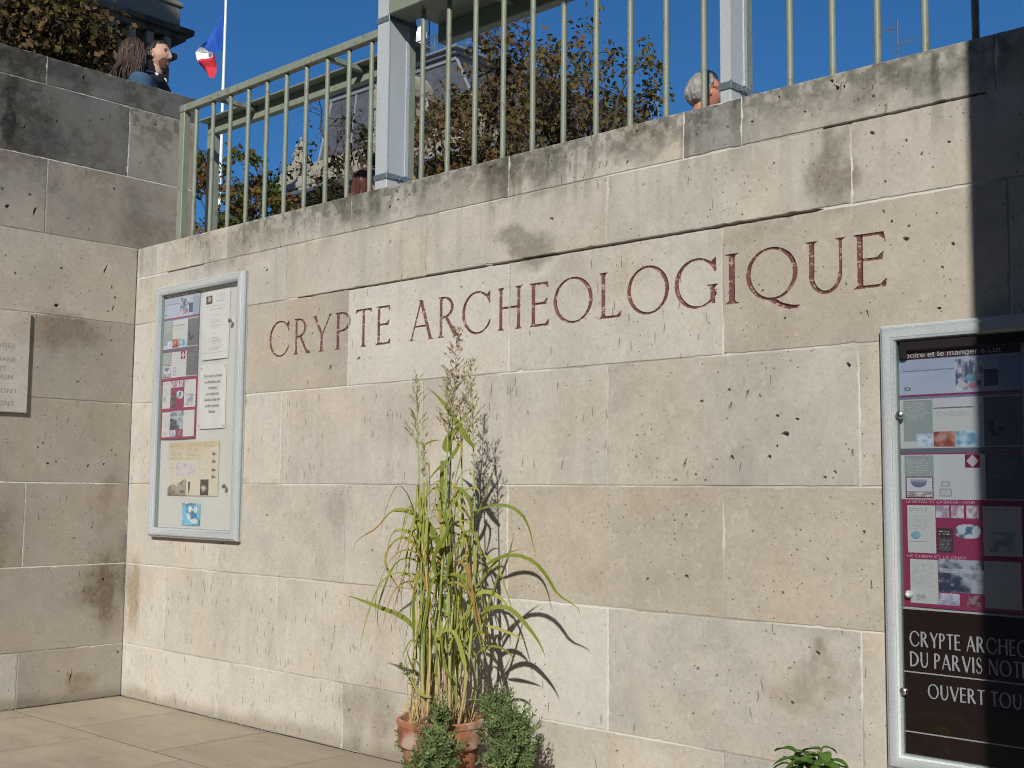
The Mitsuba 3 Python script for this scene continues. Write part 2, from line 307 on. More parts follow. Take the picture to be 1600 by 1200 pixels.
def glyph(c, serifs=True, W=.098, N=.044):
    s = (1, 1) if serifs else (0, 0)
    if c == 'I': return stem(.1, W, ser=s)
    if c == 'L': return unary_union([stem(.1, W, ser=s), arm(.1, .56, N/2, N, True, serifs)])
    if c == 'E': return unary_union([stem(.1, W, ser=s), arm(.1, .54, N/2, N, True, serifs), arm(.1, .52, 1-N/2, N, False, serifs), arm(.1, .49, .52, N, True, serifs)])
    if c == 'T': return unary_union([stem(.33, W, ser=(s[0], 0)), sbox(.02, 1-N, .64, 1)]+([Polygon([(.02, 1), (-.01, .90), (.01, .90), (.12, 1-N)]), Polygon([(.64, 1), (.67, .90), (.65, .90), (.54, 1-N)])] if serifs else []))
    if c == 'H': return unary_union([stem(.1, W, ser=s), stem(.72, W, ser=s), sbox(.1, .50, .72, .50+N)])
    if c == 'A':
        g = [bar(.43, .98, .78, 0, W), bar(.43, 1.0, .09, 0, N*1.1), sbox(.22, .33, .66, .33+N*.8)]
        if serifs: g += [serif(.78, 0, W, True, .06, .05), serif(.09, 0, N, True, .07, .05), Polygon([(.33, 1.03), (.47, .85), (.50, .98)])]
        return unary_union(g).intersection(sbox(-1, 0, 2, 1.04))
    if c == 'V': return unary_union([bar(.09, 1, .44, .02, W), bar(.78, 1, .44, 0, N*1.1)]).intersection(sbox(-1, 0, 2, 1))
    if c == 'Y':
        g = [sbox(.36, 0, .36+W, .5), bar(.10, 1, .42, .46, W*.95), bar(.76, 1, .44, .46, N*1.1)]
        if serifs: g += [serif(.36+W/2, 0, W, True), serif(.10, 1, W, False, .06, .05), serif(.76, 1, N, False, .07, .05)]
        return unary_union(g).intersection(sbox(-1, 0, 2, 1))
    if c in 'PRBD':
        if c == 'D':
            bowl = ell(.14, .5, .70, .5).difference(ell(.12, .5, .70-W*.95, .5-N)).intersection(sbox(.1, 0, 2, 1))
            return unary_union([stem(.1, W, ser=s), bowl])
        bowl = ell(.20, .735, .37, .265).difference(ell(.19, .735, .37-W*.9, .265-N)).intersection(sbox(.1, .4, 2, 1.01))
        g = [stem(.1, W, ser=s), bowl, sbox(.1, 1-N, .22, 1), sbox(.1, .47, .22, .47+N)]
        if c == 'R': g += [bar(.30, .49, .66, 0, W*.95)] + ([Polygon([(.55, 0), (.80, 0), (.80, .025), (.66, .10)])] if serifs else [])
        return unary_union(g).intersection(sbox(-1, 0, 2, 1.01))
    if c == 'U':
        w2 = N*1.15; c0 = sbox(.1-W/2, .34, .1+W/2, 1).union(sbox(.66-w2/2, .34, .66+w2/2, 1))
        cup_ = ell(.365, .36, .323, .38).difference(ell(.375, .37, .323-W*.8, .38-N*1.1)).intersection(sbox(-1, -.1, 2, .365))
        return unary_union([c0, cup_]+([serif(.1, 1, W, False), serif(.66, 1, w2, False)] if serifs else []))
    if c == 'S':
        a = ell(.28, .755, .22, .265).difference(ell(.28, .755, .14, .205)); b = ell(.27, .265, .27, .275).difference(ell(.27, .265, .18, .215))
        up_ = a.difference(sbox(.28, .45, .8, .80)); lo_ = b.difference(sbox(-.5, .24, .27, .60))
        return unary_union([up_, lo_, bar(.13, .63, .44, .40, W)])
    if c == 'N': return unary_union([stem(.08, N, ser=s), stem(.72, N, ser=s), bar(.08, 1, .72, 0, W)]).intersection(sbox(-1, 0, 2, 1))
    if c == 'M': return unary_union([bar(.06, 0, .16, 1, N), bar(.84, 0, .76, 1, W), bar(.16, 1, .46, .05, W), bar(.76, 1, .46, 0, N)]).intersection(sbox(-1, 0, 2, 1))
    if c == 'J': return unary_union([sbox(.2, .1, .2+W, 1), bar(.25, .12, .05, -.1, N)])
    if c == '-': return sbox(.02, .4, .3, .4+N)
    if c in 'OQ':
        o = ell(.5, .5, .5, .515).difference(ell(.5, .5, .5-W*.87, .515-N*.85, rot=8))
        if c == 'Q': o = unary_union([o, Polygon([(.40, .02), (.52, .03), (.72, -.10), (.90, -.16), (1.04, -.17), (.98, -.22), (.82, -.225), (.60, -.13)])])
        return o
    if c in 'CG':
        o = ell(.5, .5, .5, .515).difference(ell(.515, .5, .5-W*.8, .515-N*.9, rot=5))
        o = o.difference(Polygon([(.62, .5), (1.3, .96 if c == 'C' else 1.0), (1.3, .05 if c == 'C' else .0)]))
        o = o.intersection(sbox(-1, -1, .93, 2))
        if serifs: o = unary_union([o, Polygon([(.80, .90), (.90, .985), (.925, .985), (.915, .78), (.895, .78), (.86, .86)])])
        if c == 'G': o = unary_union([o, sbox(.80, .06, .80+W, .44)]+([serif(.80+W/2, .44, W, False)] if serifs else []))
        return o
    raise KeyError(c)

# ------------------------------------------------------------------ block walls
PIT_KINDS = {0: 9, 1: 6, 2: 17, 3: 14, 4: 15, 5: 75, 6: 16, 7: 11, 8: 11}
def noisy_outline(x0, x1, z0, z1, r, amp=.0014, chips=3):
    P = []
    def edge(a, b, n):
        t = np.linspace(0, 1, n, endpoint=False)
        return a+(b-a)*t[:, None]
    c = [np.array(q, float) for q in ((x0, z0), (x1, z0), (x1, z1), (x0, z1))]
    for i in range(4):
        a, b = c[i], c[(i+1) % 4]
        n = max(4, int(np.linalg.norm(b-a)/.022)); e = edge(a, b, n)
        nrm = np.array([-(b-a)[1], (b-a)[0]])/np.linalg.norm(b-a)     # inward
        d = np.abs(r.normal(0, amp, n))
        for _ in range(r.integers(0, chips+1)):
            k = r.integers(1, n-1); d[k] += r.uniform(.003, .008); d[max(0, k-1)] += r.uniform(0, .004)
        d[0] = 0
        e = e+nrm*d[:, None]
        if i: e[0] += nrm*.002
        P.append(e)
    return Polygon(np.vstack(P)).buffer(0)
def pit_shape(cx, cz, rad, r, elong):
    n = r.integers(6, 10); a = np.linspace(0, 2*np.pi, n, endpoint=False)+r.uniform(0, 1)
    rr = rad*r.uniform(.6, 1.25, n)
    q = np.stack([rr*np.cos(a), rr*np.sin(a)], 1)
    th = r.uniform(-.35, .35)+(np.pi/2 if elong == 'v' else r.uniform(0, 3))
    st = (r.uniform(2.2, 5) if elong == 'v' else r.uniform(1, 1.9))
    q[:, 0] *= st
    c, s = math.cos(th), math.sin(th)
    return q @ np.array([[c, s], [-s, c]])+[cx, cz]
def block_mesh(poly, r, pits, letters=None, depth=.055, ch=.0025, off=0.):
    """(u, v, depth) mesh of one block: chamfered noisy face, real pits, cut-through letters."""
    holes = []
    inner = poly.buffer(-ch, join_style=2)
    if inner.geom_type != 'Polygon': inner = max(inner.geoms, key=lambda g: g.area)
    face = inner
    if letters is not None:
        face = face.difference(letters)
        avoid = letters.buffer(.012)
    V, F, n0 = [], [], 0
    def addm(v, f):
        nonlocal n0
        V.append(np.asarray(v, float)); F.append(np.asarray(f)+n0); n0 += len(v)
    safe = inner.buffer(-.016)
    taken = []
    for q in pits:
        g = Polygon(q)
        if not g.is_valid or not safe.contains(g): continue
        if letters is not None and avoid.intersects(g): continue
        gb = g.buffer(.002)
        if any(gb.intersects(t) for t in taken): continue
        taken.append(gb); holes.append(q)
        face = face.difference(g)
    for g in getattr(face, 'geoms', [face]):
        if g.geom_type != 'Polygon' or g.area < 1e-7: continue
        v, f = trimesh.creation.triangulate_polygon(g, engine='earcut')
        addm(np.c_[v, np.zeros(len(v))+off], f)
    for q in holes:
        c = q.mean(0); k = len(q); size = math.sqrt(Polygon(q).area)
        r1 = np.c_[q, np.zeros(k)+off]; r2 = np.c_[c+(q-c)*.86+r.normal(0, .001, q.shape), np.full(k, size*1.1+off)]; r3 = np.c_[c+(q-c)*.45, np.full(k, min(size*2.8, .050)+off)]
        i = np.arange(k); j = (i+1) % k
        f = [np.stack([i, j, j+k], 1), np.stack([i, j+k, i+k], 1), np.stack([i+k, j+k, j+2*k], 1), np.stack([i+k, j+2*k, i+2*k], 1), np.stack([i[1:-1]*0+2*k, i[1:-1]+2*k, i[1:-1]+1+2*k], 1)]
        addm(np.vstack([r1, r2, r3]), np.vstack(f))
    # chamfer and sides
    a = np.array(poly.exterior.coords)[:-1]; L = LineString(inner.exterior.coords)
    b = np.array([L.interpolate(L.project(Point(t))).coords[0] for t in a])
    k = len(a); i = np.arange(k); j = (i+1) % k
    v = np.vstack([np.c_[b, np.zeros(k)+off], np.c_[a, np.full(k, ch)+off], np.c_[a, np.full(k, depth)]])
    addm(v, np.vstack([np.stack([i, j, j+k], 1), np.stack([i, j+k, i+k], 1), np.stack([i+k, j+k, j+2*k], 1), np.stack([i+k, j+2*k, i+2*k], 1)]))
    if letters is not None:                                             # walls of the cut letters
        cut = letters.intersection(inner)
        for g in getattr(cut, 'geoms', [cut]):
            if g.geom_type != 'Polygon': continue
            for ringc in [g.exterior, *g.interiors]:
                c = np.array(ringc.coords)[:-1]; k = len(c); i = np.arange(k); j = (i+1) % k
                addm(np.vstack([np.c_[c, np.zeros(k)+off], np.c_[c, np.full(k, .0035)]]), np.vstack([np.stack([i, j, j+k], 1), np.stack([i, j+k, i+k], 1)]))
    return np.vstack(V), np.vstack(F)
BIG_MAIN = [(1227, 678, .019), (1215, 650, .013), (1187, 618, .008), (1141, 636, .012), (994, 714, .009), (1202, 714, .010), (1139, 609, .009), (1167, 617, .009), (996, 680, .006), (1070, 725, .008), (1087, 741, .007), (1144, 716, .012), (1325, 570, .014), (1305, 738, .009),
            (1289, 746, .009), (1331, 708, .008), (1056, 750, .008), (1214, 697, .009), (1102, 750, .008), (1160, 700, .006), (1393, 346, .010), (1420, 353, .010), (1425, 351, .006), (1416, 373, .012), (1472, 418, .008), (1467, 481, .009), (1381, 331, .007), (1463, 333, .006), (1322, 444, .007),
            (1355, 490, .007), (1363, 208, .012), (1416, 219, .008), (1440, 240, .006), (1483, 222, .007), (1308, 137, .011), (1300, 126, .010), (1319, 136, .008), (1365, 150, .008), (1165, 182, .013), (1175, 190, .008), (980, 254, .010), (995, 205, .008), (575, 1185, .006), (1011, 905, .009), (1066, 868, .007),
            (1041, 833, .006), (1350, 832, .009), (1361, 912, .007), (1090, 1045, .010), (1120, 1056, .010), (940, 805, .007), (313, 398, .016), (247, 397, .020), (286, 380, .010), (315, 380, .009), (417, 422, .012), (418, 443, .010), (510, 310, .010), (620, 300, .012), (640, 305, .010), (622, 312, .012), (648, 296, .008),
            (560, 560, .015), (578, 559, .010), (424, 940, .016), (421, 975, .012), (239, 930, .008), (250, 952, .006), (535, 1115, .012), (497, 1115, .009), (504, 1142, .008), (545, 1110, .008)]
BIG_LEFT = [(88, 477, .020), (180, 465, .016), (175, 449, .012), (177, 481, .011), (169, 486, .011), (96, 419, .010), (11, 322, .016), (54, 331, .014), (47, 304, .010), (165, 420, .010), (75, 724, .010), (88, 722, .008), (89, 653, .007), (80, 155, .007), (160, 187, .008), (110, 1058, .012), (220, 254, .008), (140, 455, .007)]
def big_pits(lst, left):
    out = []; r_ = np.random.default_rng(77)
    for x, y, rad in lst:
        P = atx(x, y, 0.) if left else at(x, y, 0.)
        out.append((P[1] if left else P[0], P[2], pit_shape(P[1] if left else P[0], P[2], rad*.85, r_, 'v' if r_.random() < .25 and rad < .017 else 'r')))
    return out
def build_wall(holder, courses, to_world, bsdf, seed0, letters=None, open_joints=(), gap=.0054, big=()):
    """courses: list of (z0, z1, [joint positions], [kinds], depth). Every block is a part."""
    polys = []; seed = seed0
    umin = min(c[2][0] for c in courses); umax = max(c[2][-1] for c in courses); zlo = courses[0][0]; zhi = courses[-1][1]
    for ci, (z0, z1, us, kinds, depth) in enumerate(courses):
        for bi in range(len(us)-1):
            seed += 1; r = np.random.default_rng(1000+seed)
            u0, u1 = us[bi]+gap/2, us[bi+1]-gap/2
            za, zb = z0+gap/2, z1-(gap/2 if ci < len(courses)-1 else 0)
            for (ju0, ju1, jz, w) in open_joints:
                if abs(jz-z0) < 1e-6 and u0 < ju1 and u1 > ju0: za += w/2
                if abs(jz-z1) < 1e-6 and u0 < ju1 and u1 > ju0: zb -= w/2
            pl = noisy_outline(u0, u1, za, zb, r); polys.append(pl)
            kind = kinds[bi]
            near = u0 < 7.2 and u1 > -1.6
            pits = [q for (pu, pz, q) in big if u0 < pu < u1 and za < pz < zb]
            if near:
                area = (u1-u0)*(zb-za)
                for _ in range(int(PIT_KINDS[kind]*area*2.1)):
                    el = 'v' if kind in (3, 8) and r.random() < .8 else 'r'
                    rad = .0028+.0085*r.random()**5
                    cl = r.random() < .45
                    cx, cz = (r.uniform(u0, u1), r.uniform(za, zb)) if not cl else (u0+(u1-u0)*(.5+.22*r.normal()), za+(zb-za)*(.5+.22*r.normal()))
                    pits.append(pit_shape(cx, cz, rad*(.7 if el == 'v' else 1), r, el))
            let = None
            if letters is not None and letters.intersects(pl): let = letters
            off = r.uniform(-.0012, .0012)
            v, f = block_mesh(pl, r, pits, let, depth, off=0. if let is not None else off)
            uv = np.c_[v[:, 0]+.23*v[:, 2]+20+64*seed, v[:, 1]+.31*v[:, 2]+64*kind+1]
            put('stone_block', TM(to_world(v), f), bsdf, uv=uv, parent=holder)
    joints = sbox(umin, zlo, umax, zhi).difference(unary_union([q.buffer(-.007) for q in polys]))
    if letters is not None: joints = joints.difference(letters)
    for (ju0, ju1, jz, w) in open_joints:
        n = 40; t = np.linspace(ju0, ju1, n); r = np.random.default_rng(5)
        hw = w*.5+.006+np.abs(r.normal(0, .003, n)); hw[[0, -1]] = .001
        joints = joints.difference(Polygon(np.r_[np.c_[t, jz+hw], np.c_[t[::-1], jz-hw[::-1]]]))
    ms = []
    for g in getattr(joints, 'geoms', [joints]):
        if g.area < 1e-6: continue
        v, f = trimesh.creation.triangulate_polygon(g, engine='earcut')
        ms.append(TM(to_world(np.c_[v, np.full(len(v), .0042)]), f))
    put('mortar', cat(ms), 'mortar', parent=holder)

def main_tw(v): return np.c_[v[:, 0], v[:, 2], v[:, 1]]
def left_tw(v): return np.c_[-v[:, 2], v[:, 0], v[:, 1]]
WALL_R = 11.2
ZC = [0., .399, 1.014, 1.632, 2.258, 2.885, 3.258, 3.498]
# carved letters
LET = [('C', 1.800, 2.022), ('R', 2.074, 2.258), ('Y', 2.271, 2.483), ('P', 2.508, 2.670), ('T', 2.714, 2.876), ('E', 2.912, 3.051), ('A', 3.219, 3.439), ('R', 3.472, 3.655), ('C', 3.676, 3.902), ('H', 3.957, 4.147),
       ('E', 4.199, 4.344), ('O', 4.376, 4.646), ('L', 4.687, 4.836), ('O', 4.873, 5.132), ('G', 5.166, 5.421), ('I', 5.456, 5.536), ('Q', 5.575, 5.844), ('U', 5.885, 6.083), ('E', 6.118, 6.273)]
let_polys = []
for c, x0, x1 in LET:
    g = glyph(c); b = g.bounds
    xb1 = b[2]
    if c == 'Q': b = (0., 0, 1., 1); 
    sx = (x1-x0)/(b[2]-b[0])
    g = affinity.affine_transform(g, [sx, 0, 0, .241, x0-b[0]*sx, 2.5])
    let_polys.append(g.buffer(.0012).simplify(.0006))
all_letters = unary_union(let_polys)

wall = thing('carved_stone_wall', 'sunlit pale limestone block wall carved with CRYPTE ARCHEOLOGIQUE in red capitals', 'wall')
courses = [
    (ZC[0], ZC[1], [0, 1.29, 2.668, 4.05, 5.433, 6.80, 8.19, 9.6, WALL_R], [8, 8, 4, 4, 4, 0, 0, 4], .055),
    (ZC[1], ZC[2], [0, .583, 1.96, 3.355, 4.752, 6.125, 7.52, 8.9, WALL_R], [8, 3, 3, 1, 4, 0, 0, 0], .055),
    (ZC[2], ZC[3], [0, 1.256, 2.651, 4.05, 5.440, 6.80, 8.19, 9.6, WALL_R], [8, 0, 0, 2, 2, 0, 4, 4], .055),
    (ZC[3], ZC[4], [0, .575, 1.955, 3.355, 4.748, 6.136, 7.52, 8.9, WALL_R], [8, 8, 3, 3, 4, 4, 0, 0], .055),
    (ZC[4], ZC[5], [0, 1.256, 2.648, 4.05, 5.446, 6.794, 8.19, 9.6, WALL_R], [8, 2, 1, 8, 2, 4, 4, 4], .055),
    (ZC[5], ZC[6], [0, .575, 1.97, 3.358, 4.744, 6.117, 7.52, 8.9, WALL_R], [0, 4, 0, 0, 4, 0, 0, 0], .055),
    (ZC[6], ZC[7], [0, .30, 1.255, 2.650, 4.034, 5.222, 5.556, 6.763, 8.19, WALL_R], [4, 8, 4, 4, 8, 5, 4, 4, 4], .055),
]
build_wall(wall, courses, main_tw, 'stone_main', 0, all_letters,
           big=big_pits(BIG_MAIN, False), open_joints=[(3.9, 5.98, ZC[5], .007), (5.98, 6.72, ZC[6], .004), (.45, .95, ZC[6], .003), (2.1, 3.9, ZC[5], .001)])
put('core', bx(.001, WALL_R, .056, .56, 0, 3.494), 'core', parent=wall)
put('coping_top', bx(.001, WALL_R, .030, .57, 3.470, 3.499, .004), 'plaza_stone', parent=wall)
for (c, _, _), g in zip(LET, let_polys):                               # V-cut grooves
    g2 = g.buffer(.0004)
    for gg in [max(getattr(g2, 'geoms', [g2]), key=lambda t: t.area)]:
        rings = [gg.exterior, *gg.interiors]; P = []
        for rg in rings:
            n = max(12, int(rg.length/.0035)); P += [rg.interpolate(t).coords[0] for t in np.linspace(0, rg.length, n, endpoint=False)]
        nb = len(P); b = gg.bounds
        X, Z = np.meshgrid(np.arange(b[0], b[2], .0042), np.arange(b[1], b[3], .0042)); X = X+(np.arange(X.shape[0]) % 2)[:, None]*.0021
        q = np.c_[X.ravel(), Z.ravel()]; pts = shapely.points(q)
        keep = shapely.contains(gg, pts); q = q[keep]
        d = shapely.distance(gg.boundary, shapely.points(q)) if len(q) else np.zeros(0)
        ok = d > .0016; q, d = q[ok], d[ok]
        V = np.vstack([np.array(P), q]); D = np.r_[np.zeros(nb), d*.95]
        tri = Delaunay(V).simplices
        tri = tri[shapely.contains(gg.buffer(.0002), shapely.points(V[tri].mean(1)))]
        rr = np.random.default_rng(nb)
        depth = .0016+np.minimum(D, .016)+(D > 0)*rr.normal(0, .0007, len(D))
        put('letter', TM(np.c_[V[:, 0], depth, V[:, 1]], tri), 'letter_paint', smooth=25, parent=wall)

lwall = thing('side_stone_wall', 'taller stained grey stone block wall meeting the lit wall at the left corner', 'wall')
LZ = [0., .399, 1.014, 1.632, 2.258, 2.885, 3.498, 4.07, 4.64, 4.855]
A = [-6.4, -5.0, -3.6, -2.21, -.825]; B = [-6.4, -5.7, -4.3, -2.9, -1.5]
lc = [(LZ[0], LZ[1], A+[0], [4, 4, 4, 4, 6], .055), (LZ[1], LZ[2], B+[0], [6, 6, 6, 6, 6], .055), (LZ[2], LZ[3], A+[0], [6, 6, 6, 6, 6], .055),
      (LZ[3], LZ[4], B+[0], [6, 6, 6, 6, 6], .055), (LZ[4], LZ[5], [-6.4, -5.0, -3.6, -2.21, -.86, 0], [6, 6, 6, 6, 6], .055), (LZ[5], LZ[6], B+[0], [6, 6, 6, 6, 2], .055)]
build_wall(lwall, lc, left_tw, 'stone_left', 200, big=big_pits(BIG_LEFT, True))
lc2 = [(LZ[6], LZ[7], A[:-1]+[-.77, .50], [6, 6, 6, 6, 6], .055), (LZ[7], LZ[8], [-6.4, -5.7, -4.3, -2.9, -1.5, -.115, .50], [7, 7, 7, 7, 7, 6], .055), (LZ[8], LZ[9], A[:-1]+[-.81, .50], [7, 7, 7, 7, 7], .055)]
build_wall(lwall, lc2, left_tw, 'stone_left', 300, big=big_pits(BIG_LEFT, True))
put('core', cat([bx(-.5, -.056, -6.4, .498, 3.40, 4.852), bx(-.5, -.056, -6.4, -.001, 0, 3.40)]), 'core', parent=lwall)
put('coping_top', bx(-.5, -.03, -6.4, .501, 4.83, 4.857, .003), 'plaza_stone', parent=lwall)
put('end_face', bx(-.5, -.057, .4985, .503, 3.5, 4.83), 'plaza_stone', parent=lwall)

# ------------------------------------------------------------------ ground
YR = [0., -.85, -1.78, -2.7, -3.62, -4.55, -5.5, -6.4, -7.3, -8.2, -9.1, -10., -11., -12.]
first = [.89, .29, .70, .12, .55, .9, .3, .75, .1, .6, .4, .8, .2]
fl = 'court_floor'
put(fl, sheet([-.4, .05, -.006], [16, .05, -.006], [16, -12.2, -.006], [-.4, -12.2, -.006]), 'floor_joint', label='floor of the sunken court under its pale slabs', kind='structure')
sd = 0
for i in range(len(YR)-1):
    xs = [0.]+list(np.arange(first[i]+(0 if i else 0), 16, .955))
    if i == 0: xs = [0, .89, 1.92, 2.81]+list(np.arange(3.77, 16, .955))
    if i == 1: xs = [0, .33, 1.28, 2.24]+list(np.arange(3.2, 16, .955))
    xs = [x for x in xs if x < 15.8]+[16.]
    for a, b in zip(xs[:-1], xs[1:]):
        if b-a < .05: continue
        sd += 1; r = np.random.default_rng(sd)
        m = bx(a+.009, b-.009, YR[i+1]+.009, YR[i]-.009, -.03, r.uniform(-.0008, .0008), .002)
        uv = np.c_[m.vertices[:, 0]+.2*m.vertices[:, 2]+20+64*sd, m.vertices[:, 1]+.2*m.vertices[:, 2]]
        if a > 9 or YR[i] < -8.: continue
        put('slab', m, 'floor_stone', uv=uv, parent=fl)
far = [bx(a, a+.95, y, y+.9, -.03, 0, .002) for a in np.arange(9.6, 15.2, .955) for y in np.arange(-8, -.9, .93)]+[bx(a, a+.95, y, y+.9, -.03, 0, .002) for a in np.arange(.1, 15.2, .955) for y in np.arange(-12, -8.3, .93)]
m = cat(far); put('far_slab', m, 'floor_stone', uv=np.c_[m.vertices[:, 0]+20+64*300, m.vertices[:, 1]], parent=fl, kind='stuff')
PZ = 3.44
g = sbox(-900, -900, 900, 900).difference(sbox(-.5, -12.4, 16.4, .56))
v, f = trimesh.creation.triangulate_polygon(g, engine='earcut')
put('plaza', TM(np.c_[v, np.full(len(v), PZ)], f), 'plaza_stone', label='grey paved plaza at street level above the sunken court', kind='structure')
# the rest of the sunken court, outside the picture
k = thing('back_wall', 'plain stone retaining wall at the far side of the sunken court', 'wall')
put('stone_face', bx(-.4, 16.4, -12.42, -12.2, 0, 3.5, .01), 'pale_stone', parent=k)
k = thing('end_wall', 'plain stone retaining wall closing the right end of the sunken court', 'wall')
put('stone_face', bx(16., 16.4, -12.2, .56, 0, 3.5, .01), 'pale_stone', parent=k)
k = thing('stair_tower', 'tall dark stone entrance tower right of the court whose shadow crosses the wall', 'building')
put('wall', bx(8.46, 8.92, -2.945, -.012, 0, 11.5, .01), 'sooty_pale', parent=k)
put('wall', bx(8.922, 15.6, -2.94, -2.5, 0, 11.5, .01), 'sooty_pale', parent=k)
put('canopy', bx(5.60, 8.458, -2.1, -.05, 5.90, 6.15, .02), 'sooty_pale', parent=k)
put('cornice', bx(8.48, 15.7, -2.93, -.05, 11.502, 11.8, .01), 'sooty_pale', parent=k)
k = thing('row_building', 'long stone building on the street side behind the court', 'building')
put('wall', bx(-30, 40, -22., -13.2, PZ, 7.4, .05), 'sooty_stone', parent=k)
put('roof', bx(-30.3, 40.3, -22.3, -12.9, 7.402, 7.7, .05), 'slate', parent=k)
k = thing('cathedral', 'tall stone church front standing across the plaza behind the viewer', 'building')
put('tower', bx(-27, -15.5, -46, -24., PZ, 54, .3), 'sooty_stone', parent=k)
put('tower', bx(-10.5, .5, -46, -24., PZ, 54, .3), 'sooty_stone', parent=k)
put('nave_front', bx(-15.49, -10.51, -45, -24.5, PZ, 50, .3), 'sooty_stone', parent=k)
put('gallery', bx(-27.6, 1.1, -24.02, -23.2, 22, 24, .2), 'sooty_stone', parent=k)


# ------------------------------------------------------------------ printed sheets
def inb(u, v, x0, y0, x1, y1): return dr.select((u > x0) & (u < x1) & (v > y0) & (v < y1), 1., 0.)
def textrows(u, v, x0, y0, x1, y1, rows, col, base, wordw=26., cover=.62):
    """greeked body text far too small to read: rows of ragged dashes"""
    t = (v-y0)/(y1-y0)*rows; r = dr.floor(t); fr = t-r
    w = (u-x0)/(x1-x0)
    on = inb(u, v, x0, y0, x1, y1)*dr.select((fr > .25) & (fr < .70), 1., 0.)*dr.select(cell_rand(w*wordw, r, x0*77) < cover, 1., 0.)*dr.select(w < .72+.28*cell_rand(r, 5, x0*31), 1., 0.)
    return mix(base, col, on*.75)
def photo(u, v, x0, y0, x1, y1, base, lo, hi, f, seed):
    w = smoothstep(.3, .7, fbm((u-x0)/(x1-x0)*f+seed, (v-y0)/(y1-y0)*f*.9, seed, 4))
    return mix(base, mix(lo, hi, w), inb(u, v, x0, y0, x1, y1))
MAG, PALE, BLUE, GRN = (.30, .045, .11), (.60, .60, .585), (.40, .46, .60), (.33, .38, .37)
def leaflet(p, n, uv):
    u, v = uv.x, uv.y
    c = mi.Color3f(*PALE)
    c = mix(c, mix(BLUE, (.50, .54, .66), fbm(u*3, v*14, 1)), inb(u, v, 0, .025, 1, .17))
    c = mix(c, (.10, .06, .06), inb(u, v, 0, 0, 1, .03))
    c = mix(c, (.18, .25, .36), inb(u, v, .03, .073, .47, .077))
    c = textrows(u, v, .03, .083, .36, .095, 2, (.62, .64, .72), c)
    c = photo(u, v, .48, .04, .70, .163, c, (.10, .12, .19), (.62, .62, .70), 6, 3)
    for (bx_, by, rx, ry, col) in ((.57, .10, .016, .034, (.09, .12, .2)), (.605, .088, .018, .045, (.12, .15, .24)), (.61, .115, .05, .016, (.2, .34, .42)), (.53, .14, .035, .013, (.55, .5, .52)), (.62, .145, .04, .012, (.5, .22, .26))):
        c = mix(c, col, dr.select(dr.square((u-bx_)/rx)+dr.square((v-by)/ry) < 1, 1., 0.))
    c = mix(c, (.11, .11, .18), inb(u, v, .71, .085, .82, .150)); c = mix(c, (.25, .31, .45), inb(u, v, .82, .04, 1, .17)*.6)
    c = mix(c, (.10, .10, .12), inb(u, v, .045, .139, .095, .152)); c = mix(c, (.4, .5, .5), inb(u, v, .055, .142, .085, .149))
    c = mix(c, MAG, inb(u, v, 0, .170, 1, .178)); c = mix(c, (.20, .22, .31), inb(u, v, 0, .178, 1, .188))
    # second row
    c = mix(c, GRN, inb(u, v, .03, .192, .28, .355)); c = textrows(u, v, .05, .20, .26, .27, 9, (.55, .57, .55), c)
    for i in range(4): c = mix(c, (.60, .58, .66), inb(u, v, .30+.10*i, .187, .385+.10*i, .212))
    c = mix(c, (.15, .17, .24), inb(u, v, .29, .224, .62, .229)); c = textrows(u, v, .31, .24, .6, .262, 3, (.38, .38, .42), c)
    c = photo(u, v, .14, .325, .28, .375, c, (.30, .45, .62), (.66, .72, .80), 4, 9); c = photo(u, v, .285, .318, .465, .378, c, (.30, .08, .06), (.55, .30, .26), 3, 12)
    c = photo(u, v, .47, .318, .67, .378, c, (.16, .36, .52), (.55, .68, .76), 3, 15); c = mix(c, (.17, .18, .20), inb(u, v, .70, .192, 1, .378)); c = photo(u, v, .73, .28, .86, .34, c, (.05, .05, .07), (.2, .2, .24), 4, 18)
    c = mix(c, (.16, .16, .21), inb(u, v, 0, .382, 1, .402)); c = mix(c, MAG, inb(u, v, 0, .402, 1, .407))
    # third row
    c = mix(c, GRN, inb(u, v, .03, .41, .28, .49)); c = textrows(u, v, .05, .425, .26, .48, 8, (.55, .57, .55), c)
    c = mix(c, (.14, .04, .06), inb(u, v, .035, .492, .275, .578)); c = mix(c, (.62, .62, .66), inb(u, v, .045, .497, .265, .573))
    c = mix(c, mix((.18, .19, .30), (.5, .5, .58), smoothstep(.52, .50, v)), dr.select((dr.square((u-.15)/.07)+dr.square((v-.512)/.024) < 1) & (v > .502), 1., 0.))
    c = photo(u, v, .05, .55, .26, .573, c, (.3, .25, .25), (.6, .58, .6), 6, 21)
    c = mix(c, (.57, .58, .60), inb(u, v, .33, .408, .67, .575)); c = mix(c, (.22, .02, .05), inb(u, v, .54, .408, .66, .46)); c = mix(c, (.55, .5, .54), dr.select(dr.abs(u-.60)/.05+dr.abs(v-.434)/.024 < 1, 1., 0.))
    c = mix(c, (.25, .25, .28), inb(u, v, .34, .512, .41, .532)); c = mix(c, (.52, .52, .55), inb(u, v, .347, .515, .403, .529)); c = mix(c, (.25, .25, .28), inb(u, v, .325, .540, .425, .57)); c = mix(c, (.52, .52, .55), inb(u, v, .332, .543, .418, .567))
    c = mix(c, (.15, .16, .19), inb(u, v, .70, .408, 1, .578)); c = textrows(u, v, .73, .42, .96, .5, 8, (.3, .31, .34), c)
    # two crimson rows
    c = mix(c, MAG, inb(u, v, 0, .582, 1, 1))
    c = mix(c, PALE, inb(u, v, .045, .605, .285, .79)); c = textrows(u, v, .06, .615, .26, .63, 2, (.25, .22, .24), c); c = textrows(u, v, .06, .645, .26, .70, 8, (.42, .41, .42), c)
